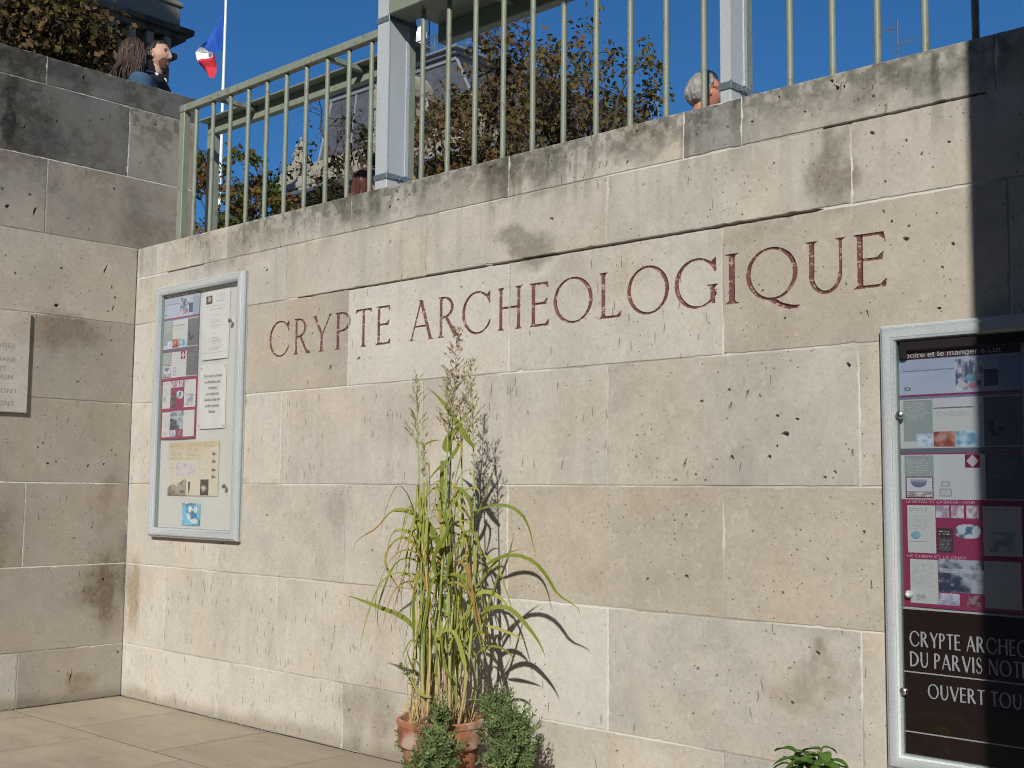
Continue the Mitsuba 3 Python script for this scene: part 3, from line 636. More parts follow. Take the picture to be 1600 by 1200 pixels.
    c = mix(c, mix((.05, .28, .38), (.4, .6, .66), fbm(u*30, v*60, 2)), dr.select(dr.square((u-.115)/.042)+dr.square((v-.722)/.016) < 1, 1., 0.)); c = mix(c, (.35, .34, .36), inb(u, v, .06, .745, .21, .748))
    for i in range(3): c = photo(u, v, .29+.125*i, .604, .40+.12*i, .652, c, (.38, .28, .36), (.64, .60, .65), 3, 25+i)
    c = mix(c, (.07, .045, .055), inb(u, v, .295, .692, .43, .785)); c = textrows(u, v, .31, .70, .42, .72, 2, (.6, .58, .6), c, 9); c = textrows(u, v, .305, .73, .42, .78, 9, (.34, .33, .34), c)
    c = mix(c, mix((.08, .16, .24), (.52, .58, .62), smoothstep(.4, .6, fbm(u*18, v*40, 4))), dr.select(dr.sqrt(dr.sqrt(dr.square(dr.square((u-.55)/.10)))+dr.square(dr.square((v-.702)/.027))) < 1, 1., 0.))
    c = mix(c, PALE, inb(u, v, .67, .605, .97, .79)); c = textrows(u, v, .69, .612, .95, .622, 1, (.3, .3, .32), c); c = photo(u, v, .72, .70, .92, .775, c, (.30, .33, .42), (.58, .58, .6), 4, 30)
    c = mix(c, PALE, inb(u, v, .06, .815, .295, .985)); c = textrows(u, v, .075, .83, .28, .92, 13, (.42, .41, .42), c); c = photo(u, v, .10, .95, .19, .975, c, (.4, .4, .4), (.58, .58, .57), 4, 33)
    c = photo(u, v, .30, .81, .67, .935, c, (.05, .06, .10), (.42, .44, .50), 5, 36); c = mix(c, mix((.3, .36, .44), (.62, .66, .7), fbm(u*20, v*50, 7)), inb(u, v, .30, .845, .67, .862)*.7)
    c = photo(u, v, .30, .94, .47, .985, c, (.30, .29, .42), (.6, .58, .68), 5, 39); c = photo(u, v, .53, .94, .64, .985, c, (.15, .05, .08), (.34, .2, .22), 5, 42)
    c = mix(c, PALE, inb(u, v, .67, .81, .955, .985)); c = textrows(u, v, .69, .82, .93, .83, 1, (.4, .4, .42), c)
    return c
pr('leaflet_print', mikit.proc(leaflet), .35, spec=.5)
def plan(p, n, uv):
    u, v = uv.x, uv.y
    c = mix((.62, .555, .44), (.66, .60, .50), fbm(u*3, v*3))
    c = mix(c, (.58, .49, .30), inb(u, v, 0, 0, 1, .10)*.8)
    c = mix(c, (.60, .53, .38), inb(u, v, 0, .10, .70, .34)*.6)
    c = textrows(u, v, .02, .02, .34, .34, 14, (.40, .33, .20), c, 14); c = textrows(u, v, .36, .02, .68, .34, 14, (.40, .33, .20), c, 14); c = textrows(u, v, .70, .02, .98, .14, 5, (.40, .33, .20), c, 14)
    c = mix(c, (.60, .55, .60), inb(u, v, .18, .38, .56, .64)*.8); w = dr.abs(fbm(u*7, v*7, 4, 3)-.5); c = mix(c, (.38, .28, .36), smoothstep(.02, .0, w)*inb(u, v, .02, .36, .8, .66)*.8)
    ph = dr.select(v > .70+.10*noise(u*9, 3)+dr.select(u < .2, .08, 0.), 1., 0.)
    c = mix(c, mix((.12, .10, .085), (.38, .34, .29), smoothstep(.35, .65, fbm(u*9, v*7, 8, 4))), inb(u, v, 0, .66, .38, 1)*ph)
    c = mix(c, (.13, .09, .07), inb(u, v, .42, .74, .46, .98)*dr.select(dr.abs(u-.44) < .02*smoothstep(.98, .78, v)+.006, 1., 0.))
    c = mix(c, mix((.07, .06, .055), (.55, .50, .43), smoothstep(.45, .62, fbm(u*10, v*9, 11, 3)*.6+.5*dr.exp(-(dr.square((u-.72)/.06)+dr.square((v-.86)/.09))))), inb(u, v, .66, .70, .82, .99))
    return c
pr('plan_print', mikit.proc(plan), .5)
pr('card_print', mikit.proc(lambda p, n, uv: mix(mix((.05, .20, .36), (.20, .52, .70), smoothstep(.3, .7, fbm(uv.x*3, uv.y*3.5, 2, 4))), (.68, .72, .74), smoothstep(.60, .74, fbm(uv.x*5+3, uv.y*5, 6, 3)))), .4)
def notice(p, n, uv):
    u, v = uv.x, uv.y; c = mix((.66, .65, .645), (.71, .70, .69), fbm(u*3, v*3))
    c = mix(c, (.05, .05, .05), inb(u, v, .13, .07, .36, .19)); c = mix(c, (.42, .36, .28), dr.select(dr.square((u-.25)/.07)+dr.square((v-.12)/.04) < 1, 1., 0.))
    k = (.10, .10, .12)
    c = textrows(u, v, .52, .075, .88, .09, 1, k, c, 16, .9); c = textrows(u, v, .64, .115, .76, .13, 1, k, c, 6, .9); c = textrows(u, v, .48, .155, .9, .17, 1, k, c, 16, .9)
    c = mix(c, (.3, .42, .47), inb(u, v, .1, .226, .93, .231)); c = mix(c, (.3, .42, .47), inb(u, v, .08, .90, .93, .905))
    for y, a, b in ((.27, .25, .80), (.36, .43, .62), (.42, .35, .66), (.45, .3, .70), (.48, .35, .66), (.51, .25, .78), (.54, .40, .6), (.62, .44, .57), (.68, .38, .62), (.71, .3, .68), (.74, .24, .74), (.77, .42, .55), (.83, .30, .72), (.855, .3, .65)):
        c = textrows(u, v, a, y, b, y+.016, 1, k, c, (b-a)*40, .85)
    return c
pr('notice_print', mikit.proc(notice), .5)
def quad_uv(x0, x1, z0, z1, y, curl=0., n=1, tilt=0.):
    """an upright sheet of paper facing the court, v downwards, slightly bowed"""
    U, V = np.meshgrid(np.linspace(0, 1, n+1), np.linspace(0, 1, n+1))
    b = curl*(4*U*(1-U))*(.4+.6*V)
    P = np.stack([x0+(x1-x0)*U+tilt*V, y-b, z1+(z0-z1)*V], -1).reshape(-1, 3)
    i, j = np.meshgrid(np.arange(n), np.arange(n)); a = (i*(n+1)+j).ravel()
    f = np.vstack([np.stack([a, a+n+1, a+n+2], 1), np.stack([a, a+n+2, a+1], 1)])
    return TM(P, f), np.c_[U.ravel(), V.ravel()]
def upright(m, x, y, z, sx=1.):
    """lettering laid in xy -> standing on a wall that faces the court"""
    v = np.array(m.vertices); return TM(np.c_[x+v[:, 0]*sx, y-v[:, 2], z+v[:, 1]], np.asarray(m.faces))
def say(text, x, y, z, h, width=None, bold=False, sx=1.):
    m = meshkit.text_mesh(text, h, .0006, bold)
    if width: sx = width/m.bounds[1][0]
    return upright(m, x, y, z, sx)
def caps(text, x, y, z, h, width, gap=.15, W=.17, N=.085):
    parts, cur = [], 0.
    for c in text:
        if c == ' ': cur += .42; continue
        g = glyph(c, False, W, N); b = g.bounds; g = affinity.translate(g, cur-b[0], 0); parts.append(g); cur += b[2]-b[0]+gap*(1.0 if c not in 'AVTY' else .7)
    s = width/(cur-gap); ms = []
    for g in parts:
        g = affinity.scale(g, s, h, origin=(0, 0))
        for q in getattr(g, 'geoms', [g]):
            if q.geom_type == 'Polygon' and q.area > 1e-9: ms.append(upright(trimesh.creation.extrude_polygon(q, .0006, engine='earcut'), x, y, z))
    return cat(ms)
def frame_mesh(x0, x1, z0, z1, prof):
    """mitred frame: prof = (inset, distance from the wall)"""
    V = []
    for t, d in prof: V += [(x0+t, -d, z0+t), (x1-t, -d, z0+t), (x1-t, -d, z1-t), (x0+t, -d, z1-t)]
    F = []
    for i in range(len(prof)-1):
        for k in range(4): a, b = i*4+k, i*4+(k+1) % 4; F += [(a, b, b+4), (a, b+4, a+4)]
    return TM(V, F)
def display_case(label, x0, x1, z0, z1, w, glassd, glass='pane_glass'):
    k = thing('display_case', label, 'display case')
    fk = put('frame', frame_mesh(x0, x1, z0, z1, [(.002, .003), (.0, .016), (.0, .040), (.004, .047), (.009, .049), (.011, .053), (.018, .061), (.030, .064), (.044, .063), (w-.012, .058), (w-.003, .051), (w, .042), (w, glassd)]), 'alu_frame', smooth=28, parent=k)
    put('gasket', cat([frame_mesh(x0+w-.002, x1-w+.002, z0+w-.002, z1-w+.002, [(0, glassd+.004), (.006, glassd+.004), (.006, glassd-.012), (.006, .008)])]), 'alu_edge', parent=fk)
    put('edge_seam', frame_mesh(x0-.0025, x1+.0025, z0-.0025, z1+.0025, [(.0, .018), (.0, .026), (.004, .026)]), 'alu_edge', parent=fk)
    put('groove', cat([frame_mesh(x0+t, x1-t, z0+t, z1-t, [(0, d), (.0016, d)]) for t, d in ((.0100, .0535), (.0155, .0606), (w-.0135, .0592))]), 'alu_edge', parent=fk)
    put('backing_panel', bx(x0+.01, x1-.01, -.008, -.002, z0+.01, z1-.01), 'backing', parent=k)
    put('pane', sheet([x0+w, -glassd, z0+w], [x1-w, -glassd, z0+w], [x1-w, -glassd, z1-w], [x0+w, -glassd, z1-w]), glass, parent=k)
    return k
def lock(k, x, z, y):
    put('lock', TM(*(lambda m: (np.c_[x+m.vertices[:, 0], y-m.vertices[:, 2], z+m.vertices[:, 1]], m.faces))(lathe([(.0001, .018), (.008, .018), (.015, .014), (.018, .005), (.018, 0)], 20))), 'bright_metal', smooth=40, parent=k)

# left case with its papers
c1 = display_case('tall narrow grey framed glass case with leaflets near the left corner', .393, 1.540, 1.235, 3.134, .068, .036)
lock(c1, 1.385, 2.79, -.040); lock(c1, 1.375, 1.615, -.040)
m, uv = quad_uv(.455, .945, 1.965, 3.075, -.016, .006, 8)
p1 = put('leaflet_poster', m, 'leaflet_print', smooth=True, uv=uv, label='tall leaflet poster with blue, grey and crimson rows in the left glass case', category='poster')
put('lettering', say('boire et le manger à Lut', .50, -.0225, 3.049, .019, .40), 'white_ink', parent=p1)
for (y, s) in ((2.428, 'LE BETAIL ET LA BASSE-COUR'), (2.194, 'LE CHIEN ET LE CHAT')): pass
m, uv = quad_uv(.985, 1.335, 2.533, 3.040, -.015, .004, 6)
put('notice_sheet', m, 'notice_print', smooth=True, uv=uv, label='white typed notice with a small dark photo at its top, in the left case', category='notice')
m, uv = quad_uv(.985, 1.318, 2.030, 2.500, -.015, .005, 6)
n2 = put('notice_sheet', m, 'paper', smooth=True, label='white notice saying the crypt is closed on Mondays, in the left case', category='notice')
for i, (t, wd) in enumerate((('The crypt is closed', .235), ('on Mondays and', .20), ('Holidays', .11), ('La crypte est', .165), ('fermée tous les', .20), ('lundis et jours', .185), ('fériés', .085))):
    mm = meshkit.text_mesh(t, .018, .0006); mm.vertices[:, 0] += .2*mm.vertices[:, 1]; sx = wd/mm.bounds[1][0]
    put('text_line', upright(mm, 1.155-wd/2, -.0225, 2.405-.0435*i, sx), 'ink', parent=n2)
put('pin', cat([trimesh.creation.icosphere(1, .006).apply_translation(q) for q in ((1.005, -.02, 2.475), (1.30, -.02, 2.48), (.998, -.02, 2.055), (1.30, -.02, 2.05))]), 'bright_metal', parent=n2)
m, uv = quad_uv(.590, 1.255, 1.546, 1.940, -.014, .002, 4)
pp = put('plan_sheet', m, 'plan_print', smooth=True, uv=uv, label='beige sheet with a site plan and brown photos below the leaflet poster', category='poster')
for i, z in enumerate((1.855, 1.80, 1.74, 1.69)):
    a = Polygon([(0, .012), (.022, .030), (.022, .017), (.05, .017), (.05, .007), (.022, .007), (.022, -.006)])
    put('arrow', upright(trimesh.creation.extrude_polygon(a, .0006, engine='earcut'), 1.17, -.0172, z-.02), 'ink', parent=pp)
m, uv = quad_uv(.800, 1.035, 1.330, 1.490, -.014, .001, 2)
put('postcard', m, 'card_print', smooth=True, uv=uv, label='small blue picture card pinned alone at the foot of the left case', category='card')

# right case, partly in shade
c2 = display_case('large grey framed glass case at the right edge, half in shade', 6.256, 7.36, .468, 2.318, .066, .036, 'dusty_glass')
lock(c2, 6.338, 1.935, -.040); lock(c2, 6.330, .79, -.040)
put('lamp_housing', cat([bx(6.335, 7.28, -.034, -.010, 2.205, 2.252, .004), bx(6.338, 6.365, -.034, -.01, 2.170, 2.21, .004)]), 'dark_void', parent=c2)
m, uv = quad_uv(6.326, 6.830, 1.137, 2.200, -.013, .003, 8)
p2 = put('leaflet_poster', m, 'leaflet_print', smooth=True, uv=uv, label='large leaflet poster with blue and crimson rows above the black sign', category='poster')
put('lettering', say('boire et le manger à Lut', 6.355, -.0185, 2.176, .020, .40), 'white_ink', parent=p2)
for z, s, wd in ((1.566, 'LE BETAIL ET LA BASSE-COUR', .29), (1.341, 'LE CHIEN ET LE CHAT', .25)): put('lettering', say(s, 6.345, -.0170, z, .011, wd), 'pink_ink', parent=p2)
put('poster_curl', trimesh.creation.icosphere(2, .017).apply_translation((6.352, -.022, 1.187)), 'paper', smooth=True, parent=p2)
m = bx(6.316, 7.29, -.024, -.009, .535, 1.130, .002)
sg = put('black_sign', m, 'sign_black', label='black sign lettered CRYPTE ARCHEOLOGIQUE DU PARVIS in silver, in the right case', category='sign')
put('lettering', caps('CRYPTE ARCHEOLOGIQUE', 6.352, -.0243, .976, .062, .745), 'silver_ink', parent=sg)
put('lettering', caps('DU PARVIS NOTRE-DAME', 6.352, -.0243, .893, .062, .70), 'silver_ink', parent=sg)
put('lettering', caps('OUVERT TOUS LES JOURS', 6.425, -.0243, .772, .058, .72), 'silver_ink', parent=sg)
for z in (.868, .625, 1.126): put('rule', bx(6.318, 7.288, -.0256, -.0243, z, z+.005), 'silver_ink', parent=sg)

# plaque on the side wall
pq = thing('stone_plaque', 'pale engraved stone plaque fixed to the shaded side wall at the left edge', 'plaque')
m = bx(.004, .030, -1.66, -.858, 2.138, 2.880, .003); uv = np.c_[m.vertices[:, 1]+.2*m.vertices[:, 0]+20+64*77, m.vertices[:, 2]+.3*m.vertices[:, 0]+64*4+1]
put('slab', m, 'stone_left', uv=uv, parent=pq)
ms = []
for t, z, r in (('RUE DE LA CITE', 2.80-.10, -1.00), ('PARIS', 2.605, -.965), ('SQUARE', 2.505, -.955), ('BERT', 2.435, -1.02), ('ESSOUN', 2.375, -.975), ('OIT', 2.275, -1.10), ('PONT', 2.275, -.935), ('S', 2.245, -1.13), ('LE', 2.183, -1.11), ('PONT', 2.183, -.95)):
    if t == 'RUE DE LA CITE': t = 'R'; r = -1.10
    g = meshkit.text_mesh(t, .034, .0008); v = np.array(g.vertices)*[1.25, 1, 1]; w = v[:, 0].max()
    ms.append(TM(np.c_[.0303+v[:, 2], r-w+v[:, 0], z+v[:, 1]], np.asarray(g.faces)))
pr('plaque_ink', (.24, .225, .20), .9)
for q in ms: put('engraved_line', q, 'plaque_ink', parent=pq)

# ------------------------------------------------------------------ railing and posts
rl = thing('railing', 'sage green double railing on the wall between the side wall and first post', 'railing')
RT = 4.612
put('front_rail', bx(.47, 2.835, .095, .150, 4.556, RT, .004), 'sage_paint', parent=rl)
put('end_post', bx(.385, .455, .100, .155, 3.497, RT-.003, .004), 'sage_paint', parent=rl)
put('corner', bx(.385, .468, .094, .152, 4.555, RT+.001, .004), 'sage_paint', parent=rl)
put('back_rail', bx(.20, 2.76, .475, .535, 4.500, 4.598, .004), 'sage_paint', parent=rl)
put('cover_plate', bx(.18, 2.79, .395, .56, 4.600, 4.612, .002), 'sage_paint', parent=rl)
put('back_post', bx(.20, .285, .475, .545, 3.497, 4.498, .004), 'sage_paint', parent=rl)
for x in (.86, 2.17): put('cross_tie', bx(x-.022, x+.022, .152, .473, 4.560, 4.597, .003), 'sage_paint', parent=rl)
def bar_mesh(x, y, z1): return tube([(x, y, 3.49), (x, y, 3.8), (x, y, z1-.2), (x, y, z1)], .0165, 14)
for x in [.592+.2316*i for i in range(10)]: put('bar', bar_mesh(x, .125, 4.558), 'sage_paint', smooth=50, parent=rl)
rl2 = thing('railing', 'sage green railing with a deep top beam between the two grey posts', 'railing')
put('front_beam', bx(2.94, 5.395, .03, .215, 4.640, 4.735, .005), 'sage_paint', parent=rl2)
put('back_beam', bx(2.95, 9.4, .46, .54, 4.575, 4.700, .005), 'sage_paint', parent=rl2)
put('cover_plate', bx(2.95, 9.4, .27, .58, 4.702, 4.716, .002), 'sage_paint', parent=rl2)
for x in (3.62, 5.0): put('cross_tie', bx(x-.03, x+.03, .217, .458, 4.650, 4.698, .003), 'sage_paint', parent=rl2)
for x in [3.161+.2330*i for i in range(10)]: put('bar', bar_mesh(x, .135, 4.642), 'sage_paint', smooth=50, parent=rl2)
rl3 = thing('railing', 'sage green railing of thin bars right of the second grey post', 'railing')
put('front_beam', bx(5.48, 9.4, .03, .215, 4.640, 4.735, .005), 'sage_paint', parent=rl3)
for x in [5.735+.2225*i for i in range(9)]: put('bar', bar_mesh(x, .155, 4.645), 'sage_paint', smooth=50, parent=rl3)
def lamp_post(label, xl, xr, y0, dp=.185):
    k = thing('metal_post', label, 'post'); zt = 6.4; bolts = []
    put('shaft', bx(xl, xr, y0, y0+dp, 3.497, zt, .004), 'post_paint', parent=k)
    put('corner_strip', cat([bx(xr-.006, xr+.004, y0-.003, y0+.007, 3.62, zt), bx(xr+.0005, xr+.0045, y0+dp-.02, y0+dp+.002, 3.62, zt)]), 'alu_frame', parent=k)
    put('back_channel', bx(xl+.01, xr+.004, y0+dp+.003, y0+dp+.062, 3.497, zt, .004), 'sage_paint', parent=k)
    for z in (3.575, 4.615): ck = put('collar', bx(xl-.006, xr+.007, y0-.006, y0+dp+.068, z, z+.040, .003), 'collar_metal', parent=k); bolts.append(ck)
    for d in (.07, .11, .20): put('bolt', tube([(xr+.005, y0+d, 3.592), (xr+.028, y0+d, 3.592)], .008, 8), 'bright_metal', parent=bolts[0])
    return k
lamp_post('blue grey metal post with a dark collar at the end of the left railing', 2.803, 2.920, .06, .17)
lamp_post('blue grey metal post beside the grey haired man in glasses', 5.405, 5.468, .05, .14)

# ------------------------------------------------------------------ pots and plants by the wall
PC = np.array([4.165, -.60]); PR = .222
ptk = thing('terracotta_pot', 'round terracotta pot with pale stains, tall grass growing from it', 'flower pot')
def moved(m, x, y, z=0.): m.apply_translation((x, y, z)); return m
put('body', moved(lathe([(.001, .003), (.135, .0), (.145, .004), (.193, .345), (.17, .345), (.13, .06), (.001, .06)], 56), *PC), 'terracotta', smooth=35, parent=ptk)
put('rim', moved(lathe([(.190, .335), (.207, .340), (.211, .352), (.215, .435), (.221, .440), (PR, .452), (.221, .468), (.214, .474), (.203, .470), (.198, .455), (.192, .40), (.186, .34)], 64), *PC), 'terracotta', smooth=35, parent=ptk)
put('soil', moved(lathe([(.001, .425), (.1, .430), (.192, .415)], 40), *PC), 'soil', parent=ptk)
pt2 = thing('terracotta_pot', 'terracotta pot hidden under the green needle leaved bush', 'flower pot')
P2 = np.array([4.47, -.46])
put('body', moved(lathe([(.001, 0), (.11, 0), (.145, .17), (.125, .17), (.10, .05), (.001, .05)], 40), *P2), 'terracotta', smooth=35, parent=pt2)
put('rim', moved(lathe([(.142, .165), (.158, .168), (.162, .22), (.155, .225), (.142, .22), (.138, .165)], 40), *P2), 'terracotta', smooth=35, parent=pt2)
put('soil', moved(lathe([(.001, .205), (.143, .20)], 30), *P2), 'soil', parent=pt2)

# tall grass
def blade(pts, w, fold=.25, n=16, taper=None, roll=None):
    """a leaf blade along a path: folded along its midrib, tapering to a point"""
    p = spline(pts, n); t = np.gradient(p, axis=0); t /= np.linalg.norm(t, axis=1, keepdims=True)+1e-9
    s = np.linspace(0, 1, n)
    prof = np.clip(np.minimum(.45+s*3.0, 1), 0, 1)*np.clip(1.02-s**2.4, 0, 1) if taper is None else taper(s)
    up = np.array([0, 0, 1.]) if roll is None else np.asarray(roll, float)
    side = np.cross(t, up); bad = np.linalg.norm(side, axis=1) < .15; side[bad] = [1, .2, 0]
    side /= np.linalg.norm(side, axis=1, keepdims=True)
    for i in range(1, n):
        if side[i] @ side[i-1] < 0: side[i] *= -1
    for _ in range(3): side[1:-1] = (side[:-2]+side[1:-1]+side[2:])/3
    nrm = np.cross(side, t); nrm /= np.linalg.norm(nrm, axis=1, keepdims=True)+1e-9
    h = (w*prof/2)[:, None]
    V = np.vstack([p-side*h+nrm*h*fold, p, p+side*h+nrm*h*fold]); i = np.arange(n-1)
    F = np.vstack([np.stack([i, i+1, i+n+1], 1), np.stack([i, i+n+1, i+n], 1), np.stack([i+n, i+n+1, i+2*n+1], 1), np.stack([i+n, i+2*n+1, i+2*n], 1)])
    return TM(V, F)
gr = thing('tall_grass', 'tall reed like grass with feathery seed heads standing in the terracotta pot', 'plant')
BASE = .43
def stem_to(px, r0, r1, e0, bx_off, by_off):
    """a stem from the soil up through spots of the photograph, standing about e0 from the wall"""
    pts = [np.array([PC[0]+bx_off, PC[1]+by_off, BASE])]
    for (x, y) in px: pts.append(at(x, y, -e0))
    return spline(pts, 14)
stems = [([(656, 900), (655, 760), (652, 640)], .60, -.11, -.02), ([(700, 900), (704, 720), (711, 590)], .58, -.02, .03), ([(741, 900), (741, 760), (738, 620)], .56, .10, .02),
         ([(690, 900), (698, 740), (700, 650)], .64, -.03, -.05), ([(722, 900), (722, 760), (719, 640)], .50, .05, .07), ([(664, 900), (667, 780), (662, 705)], .57, -.08, .06)]
stem_paths = []
for px, e, bxo, byo in stems:
    p = stem_to(px, 0, 0, e, bxo, byo); stem_paths.append(p)
    put('stem', tube(p, np.linspace(.0085, .0028, len(p)), 7), 'stem_green', smooth=True, parent=gr)
r = np.random.default_rng(21)
for i in range(17):                                                    # shorter, leafy culms
    a = r.uniform(0, 6.28); d = .145*math.sqrt(r.random()); h = r.uniform(.55, 1.05)
    x, y = PC[0]+d*math.cos(a)-.015, PC[1]+d*math.sin(a)
    p = spline([(x, y, BASE), (x+r.normal(0, .012), y+r.normal(0, .012), BASE+h*.5), (x+r.normal(0, .03)+.10*d*math.cos(a), y+r.normal(0, .03), BASE+h)], 9)
    stem_paths.append(p)
    put('stem', tube(p, np.linspace(r.uniform(.007, .012), .004, 9), 6), 'straw' if i % 3 == 0 else 'stem_green', smooth=True, parent=gr)
def panicle(p0, p1, n, spread, dark, dens=1.):
    """a feathery seed head along the axis p0 -> p1"""
    ms = []; axis = np.asarray(p1)-np.asarray(p0); L = np.linalg.norm(axis)
    q = trimesh.creation.icosphere(0, 1.); qv, qf = np.array(q.vertices), np.array(q.faces)
    for i in range(n):
        s = (i/n)**.92; o = np.asarray(p0)+axis*s
        for _ in range(3):
            a = r.uniform(0, 6.28); ln = spread*(1-s*.72)*r.uniform(.5, 1.15)
            d = np.array([math.cos(a)*.75, math.sin(a)*.6, r.uniform(.65, 1.15)]); d /= np.linalg.norm(d)
            tip = o+d*ln; tip[2] -= ln*.10
            mid = (o+tip)/2+[0, 0, ln*.03]
            ms.append(tube([o, mid, tip], [.0011, .0009, .0006], 3, False))
            for k in range(max(2, int(ln/.017*dens))):
                t = r.uniform(.25, 1.05); c = o+(tip-o)*t+r.normal(0, .0035, 3)
                dd = d+r.normal(0, .22, 3); dd /= np.linalg.norm(dd)
                a1 = np.cross(dd, [1, 0, .3]); a1 /= np.linalg.norm(a1); a2 = np.cross(dd, a1)
                ms.append(TM(c+(qv[:, :1]*a1*.0025+qv[:, 1:2]*a2*.0025+qv[:, 2:]*dd*r.uniform(.007, .013)), qf))
    ms.append(tube([p0, p1], [.0022, .0009], 4, False))
    return cat(ms)
for (a, b, e, sp, n, mat) in (((652, 700), (652, 586), .60, .14, 15, 'seed'), ((706, 690), (714, 511), .58, .15, 26, 'seed_dark'), ((739, 690), (735, 560), .56, .14, 18, 'seed'), ((700, 680), (700, 575), .64, .12, 15, 'seed'), ((722, 700), (726, 575), .50, .10, 13, 'seed'), ((663, 745), (661, 690), .57, .05, 8, 'seed')):
    put('seed_head', panicle(at(*a, -e), at(*b, -e), n, sp, mat), mat, parent=gr)
LEAVES = [  # photograph spots, distance of base and tip from the wall, width, material
    ([(674, 822), (642, 800), (613, 799), (590, 824), (558, 845), (552, 868)], .55, .70, .022, 'blade_brown'), ([(688, 860), (668, 818), (640, 801), (613, 800)], .6, .6, .026, 'blade_green'),
    ([(652, 990), (637, 970), (603, 953), (570, 940), (541, 930)], .62, .66, .024, 'blade_green'), ([(742, 905), (780, 872), (807, 868), (840, 883), (860, 910), (873, 930), (900, 947), (908, 966)], .55, .33, .020, 'blade_green'),
    ([(745, 968), (770, 950), (797, 952), (817, 970), (840, 1000), (853, 1030)], .56, .40, .024, 'blade_green'), ([(738, 942), (760, 925), (780, 933), (797, 955)], .55, .48, .024, 'blade_yellow'),
    ([(760, 978), (793, 988), (823, 1003)], .5, .42, .016, 'blade_yellow'), ([(740, 800), (773, 790), (797, 792), (817, 806), (832, 844), (840, 872)], .55, .46, .018, 'blade_green'),
    ([(683, 882), (653, 857), (627, 840), (613, 850), (603, 867), (607, 893), (627, 933)], .62, .74, .020, 'blade_brown'), ([(665, 860), (640, 832), (618, 830), (606, 860), (600, 885)], .60, .72, .022, 'blade_yellow'),
    ([(651, 1030), (648, 990), (647, 933), (655, 888)], .64, .66, .020, 'blade_green'), ([(653, 1010), (660, 950), (664, 905), (659, 862)], .60, .62, .024, 'blade_green'),
    ([(741, 700), (715, 662), (686, 622), (668, 606)], .58, .64, .026, 'blade_green'), ([(703, 701), (715, 668), (730, 648), (750, 628)], .60, .52, .024, 'blade_yellow'),
    ([(702, 706), (700, 688), (706, 676), (714, 668)], .60, .56, .048, 'blade_green'), ([(718, 690), (709, 710), (686, 732), (668, 756)], .58, .66, .024, 'blade_green'), ([(708, 672), (728, 674), (748, 676)], .58, .5, .010, 'blade_brown'),
    ([(659, 699), (674, 690), (690, 688)], .6, .6, .014, 'blade_green'), ([(662, 800), (668, 775), (682, 762), (692, 764)], .6, .58, .024, 'blade_green'), ([(690, 840), (702, 800), (726, 768), (742, 762), (748, 790)], .64, .6, .026, 'blade_yellow'),
    ([(728, 850), (738, 800), (726, 770), (714, 762), (704, 790)], .6, .66, .030, 'blade_green'), ([(735, 830), (752, 790), (764, 756), (770, 730)], .52, .5, .018, 'blade_green'), ([(695, 880), (680, 840), (650, 812), (640, 838), (636, 858)], .64, .74, .026, 'blade_green'),
    ([(700, 900), (715, 850), (738, 830), (748, 850), (752, 890)], .64, .66, .024, 'blade_green'), ([(682, 900), (690, 850), (700, 820), (690, 800), (668, 806)], .68, .74, .030, 'blade_green'), ([(742, 920), (765, 890), (800, 862), (818, 858)], .56, .45, .020, 'blade_green'),
    ([(740, 1000), (762, 950), (778, 900), (790, 860)], .55, .5, .016, 'blade_green'), ([(700, 1020), (716, 980), (742, 935), (756, 906)], .68, .64, .022, 'blade_yellow'), ([(706, 1060), (690, 1010), (704, 960), (722, 930)], .7, .72, .020, 'blade_green'),
    ([(728, 1040), (716, 1000), (704, 985), (690, 990), (680, 1010)], .68, .74, .022, 'blade_yellow'), ([(742, 1030), (770, 1010), (790, 1016), (806, 1040)], .54, .46, .014, 'blade_green'), ([(656, 1060), (644, 1040), (636, 1012), (638, 1000)], .64, .68, .012, 'blade_green'),
    ([(674, 1090), (650, 1075), (636, 1040), (630, 1024)], .72, .76, .014, 'blade_yellow'), ([(660, 880), (648, 850), (640, 880), (644, 915)], .66, .72, .018, 'blade_brown'), ([(720, 800), (712, 770), (722, 740), (740, 735)], .6, .6, .02, 'blade_yellow'),
    ([(712, 690), (722, 700), (716, 730), (712, 760)], .6, .64, .014, 'blade_brown')]
for px, e0, e1, w, mat in LEAVES:
    n = len(px); pts = [at(x, y, -(e0+(e1-e0)*i/(n-1))) for i, (x, y) in enumerate(px)]
    put('leaf', blade(pts, w*1.15, roll=(r.normal(0, .25), -.8, .65)), mat, smooth=True, parent=gr)
low = [p for p in stem_paths]
for i in range(96):                                                   # and the rest of the tuft
    p = low[r.integers(0, len(low))]; z_ = r.uniform(.62, 1.48) if i % 4 else r.uniform(.5, .8); k = int(np.argmin(np.abs(p[:, 2]-z_))); b = p[k]
    a = r.uniform(0, 6.28); L = r.uniform(.20, .46); rise = r.uniform(.12, .34); dx, dy = math.cos(a)*L*.42, math.sin(a)*L*.36
    if b[1]+dy > -.16: dy = -dy
    if i % 3 == 0: dx, dy, rise = dx*.5, dy*.5, rise*1.3
    pts = [b, b+[dx*.15, dy*.15, rise*.7], b+[dx*.5, dy*.5, rise], b+[dx*.9, dy*.9, rise*.55], b+[dx*1.1, dy*1.1, rise*.55-L*r.uniform(.1, .5)]]
    put('leaf', blade(pts, r.uniform(.010, .025), n=12, roll=(r.normal(0, .4), -.6, .7)), ['blade_green', 'blade_yellow', 'blade_green', 'blade_yellow', 'blade_green', 'blade_brown'][i % 6], smooth=True, parent=gr)
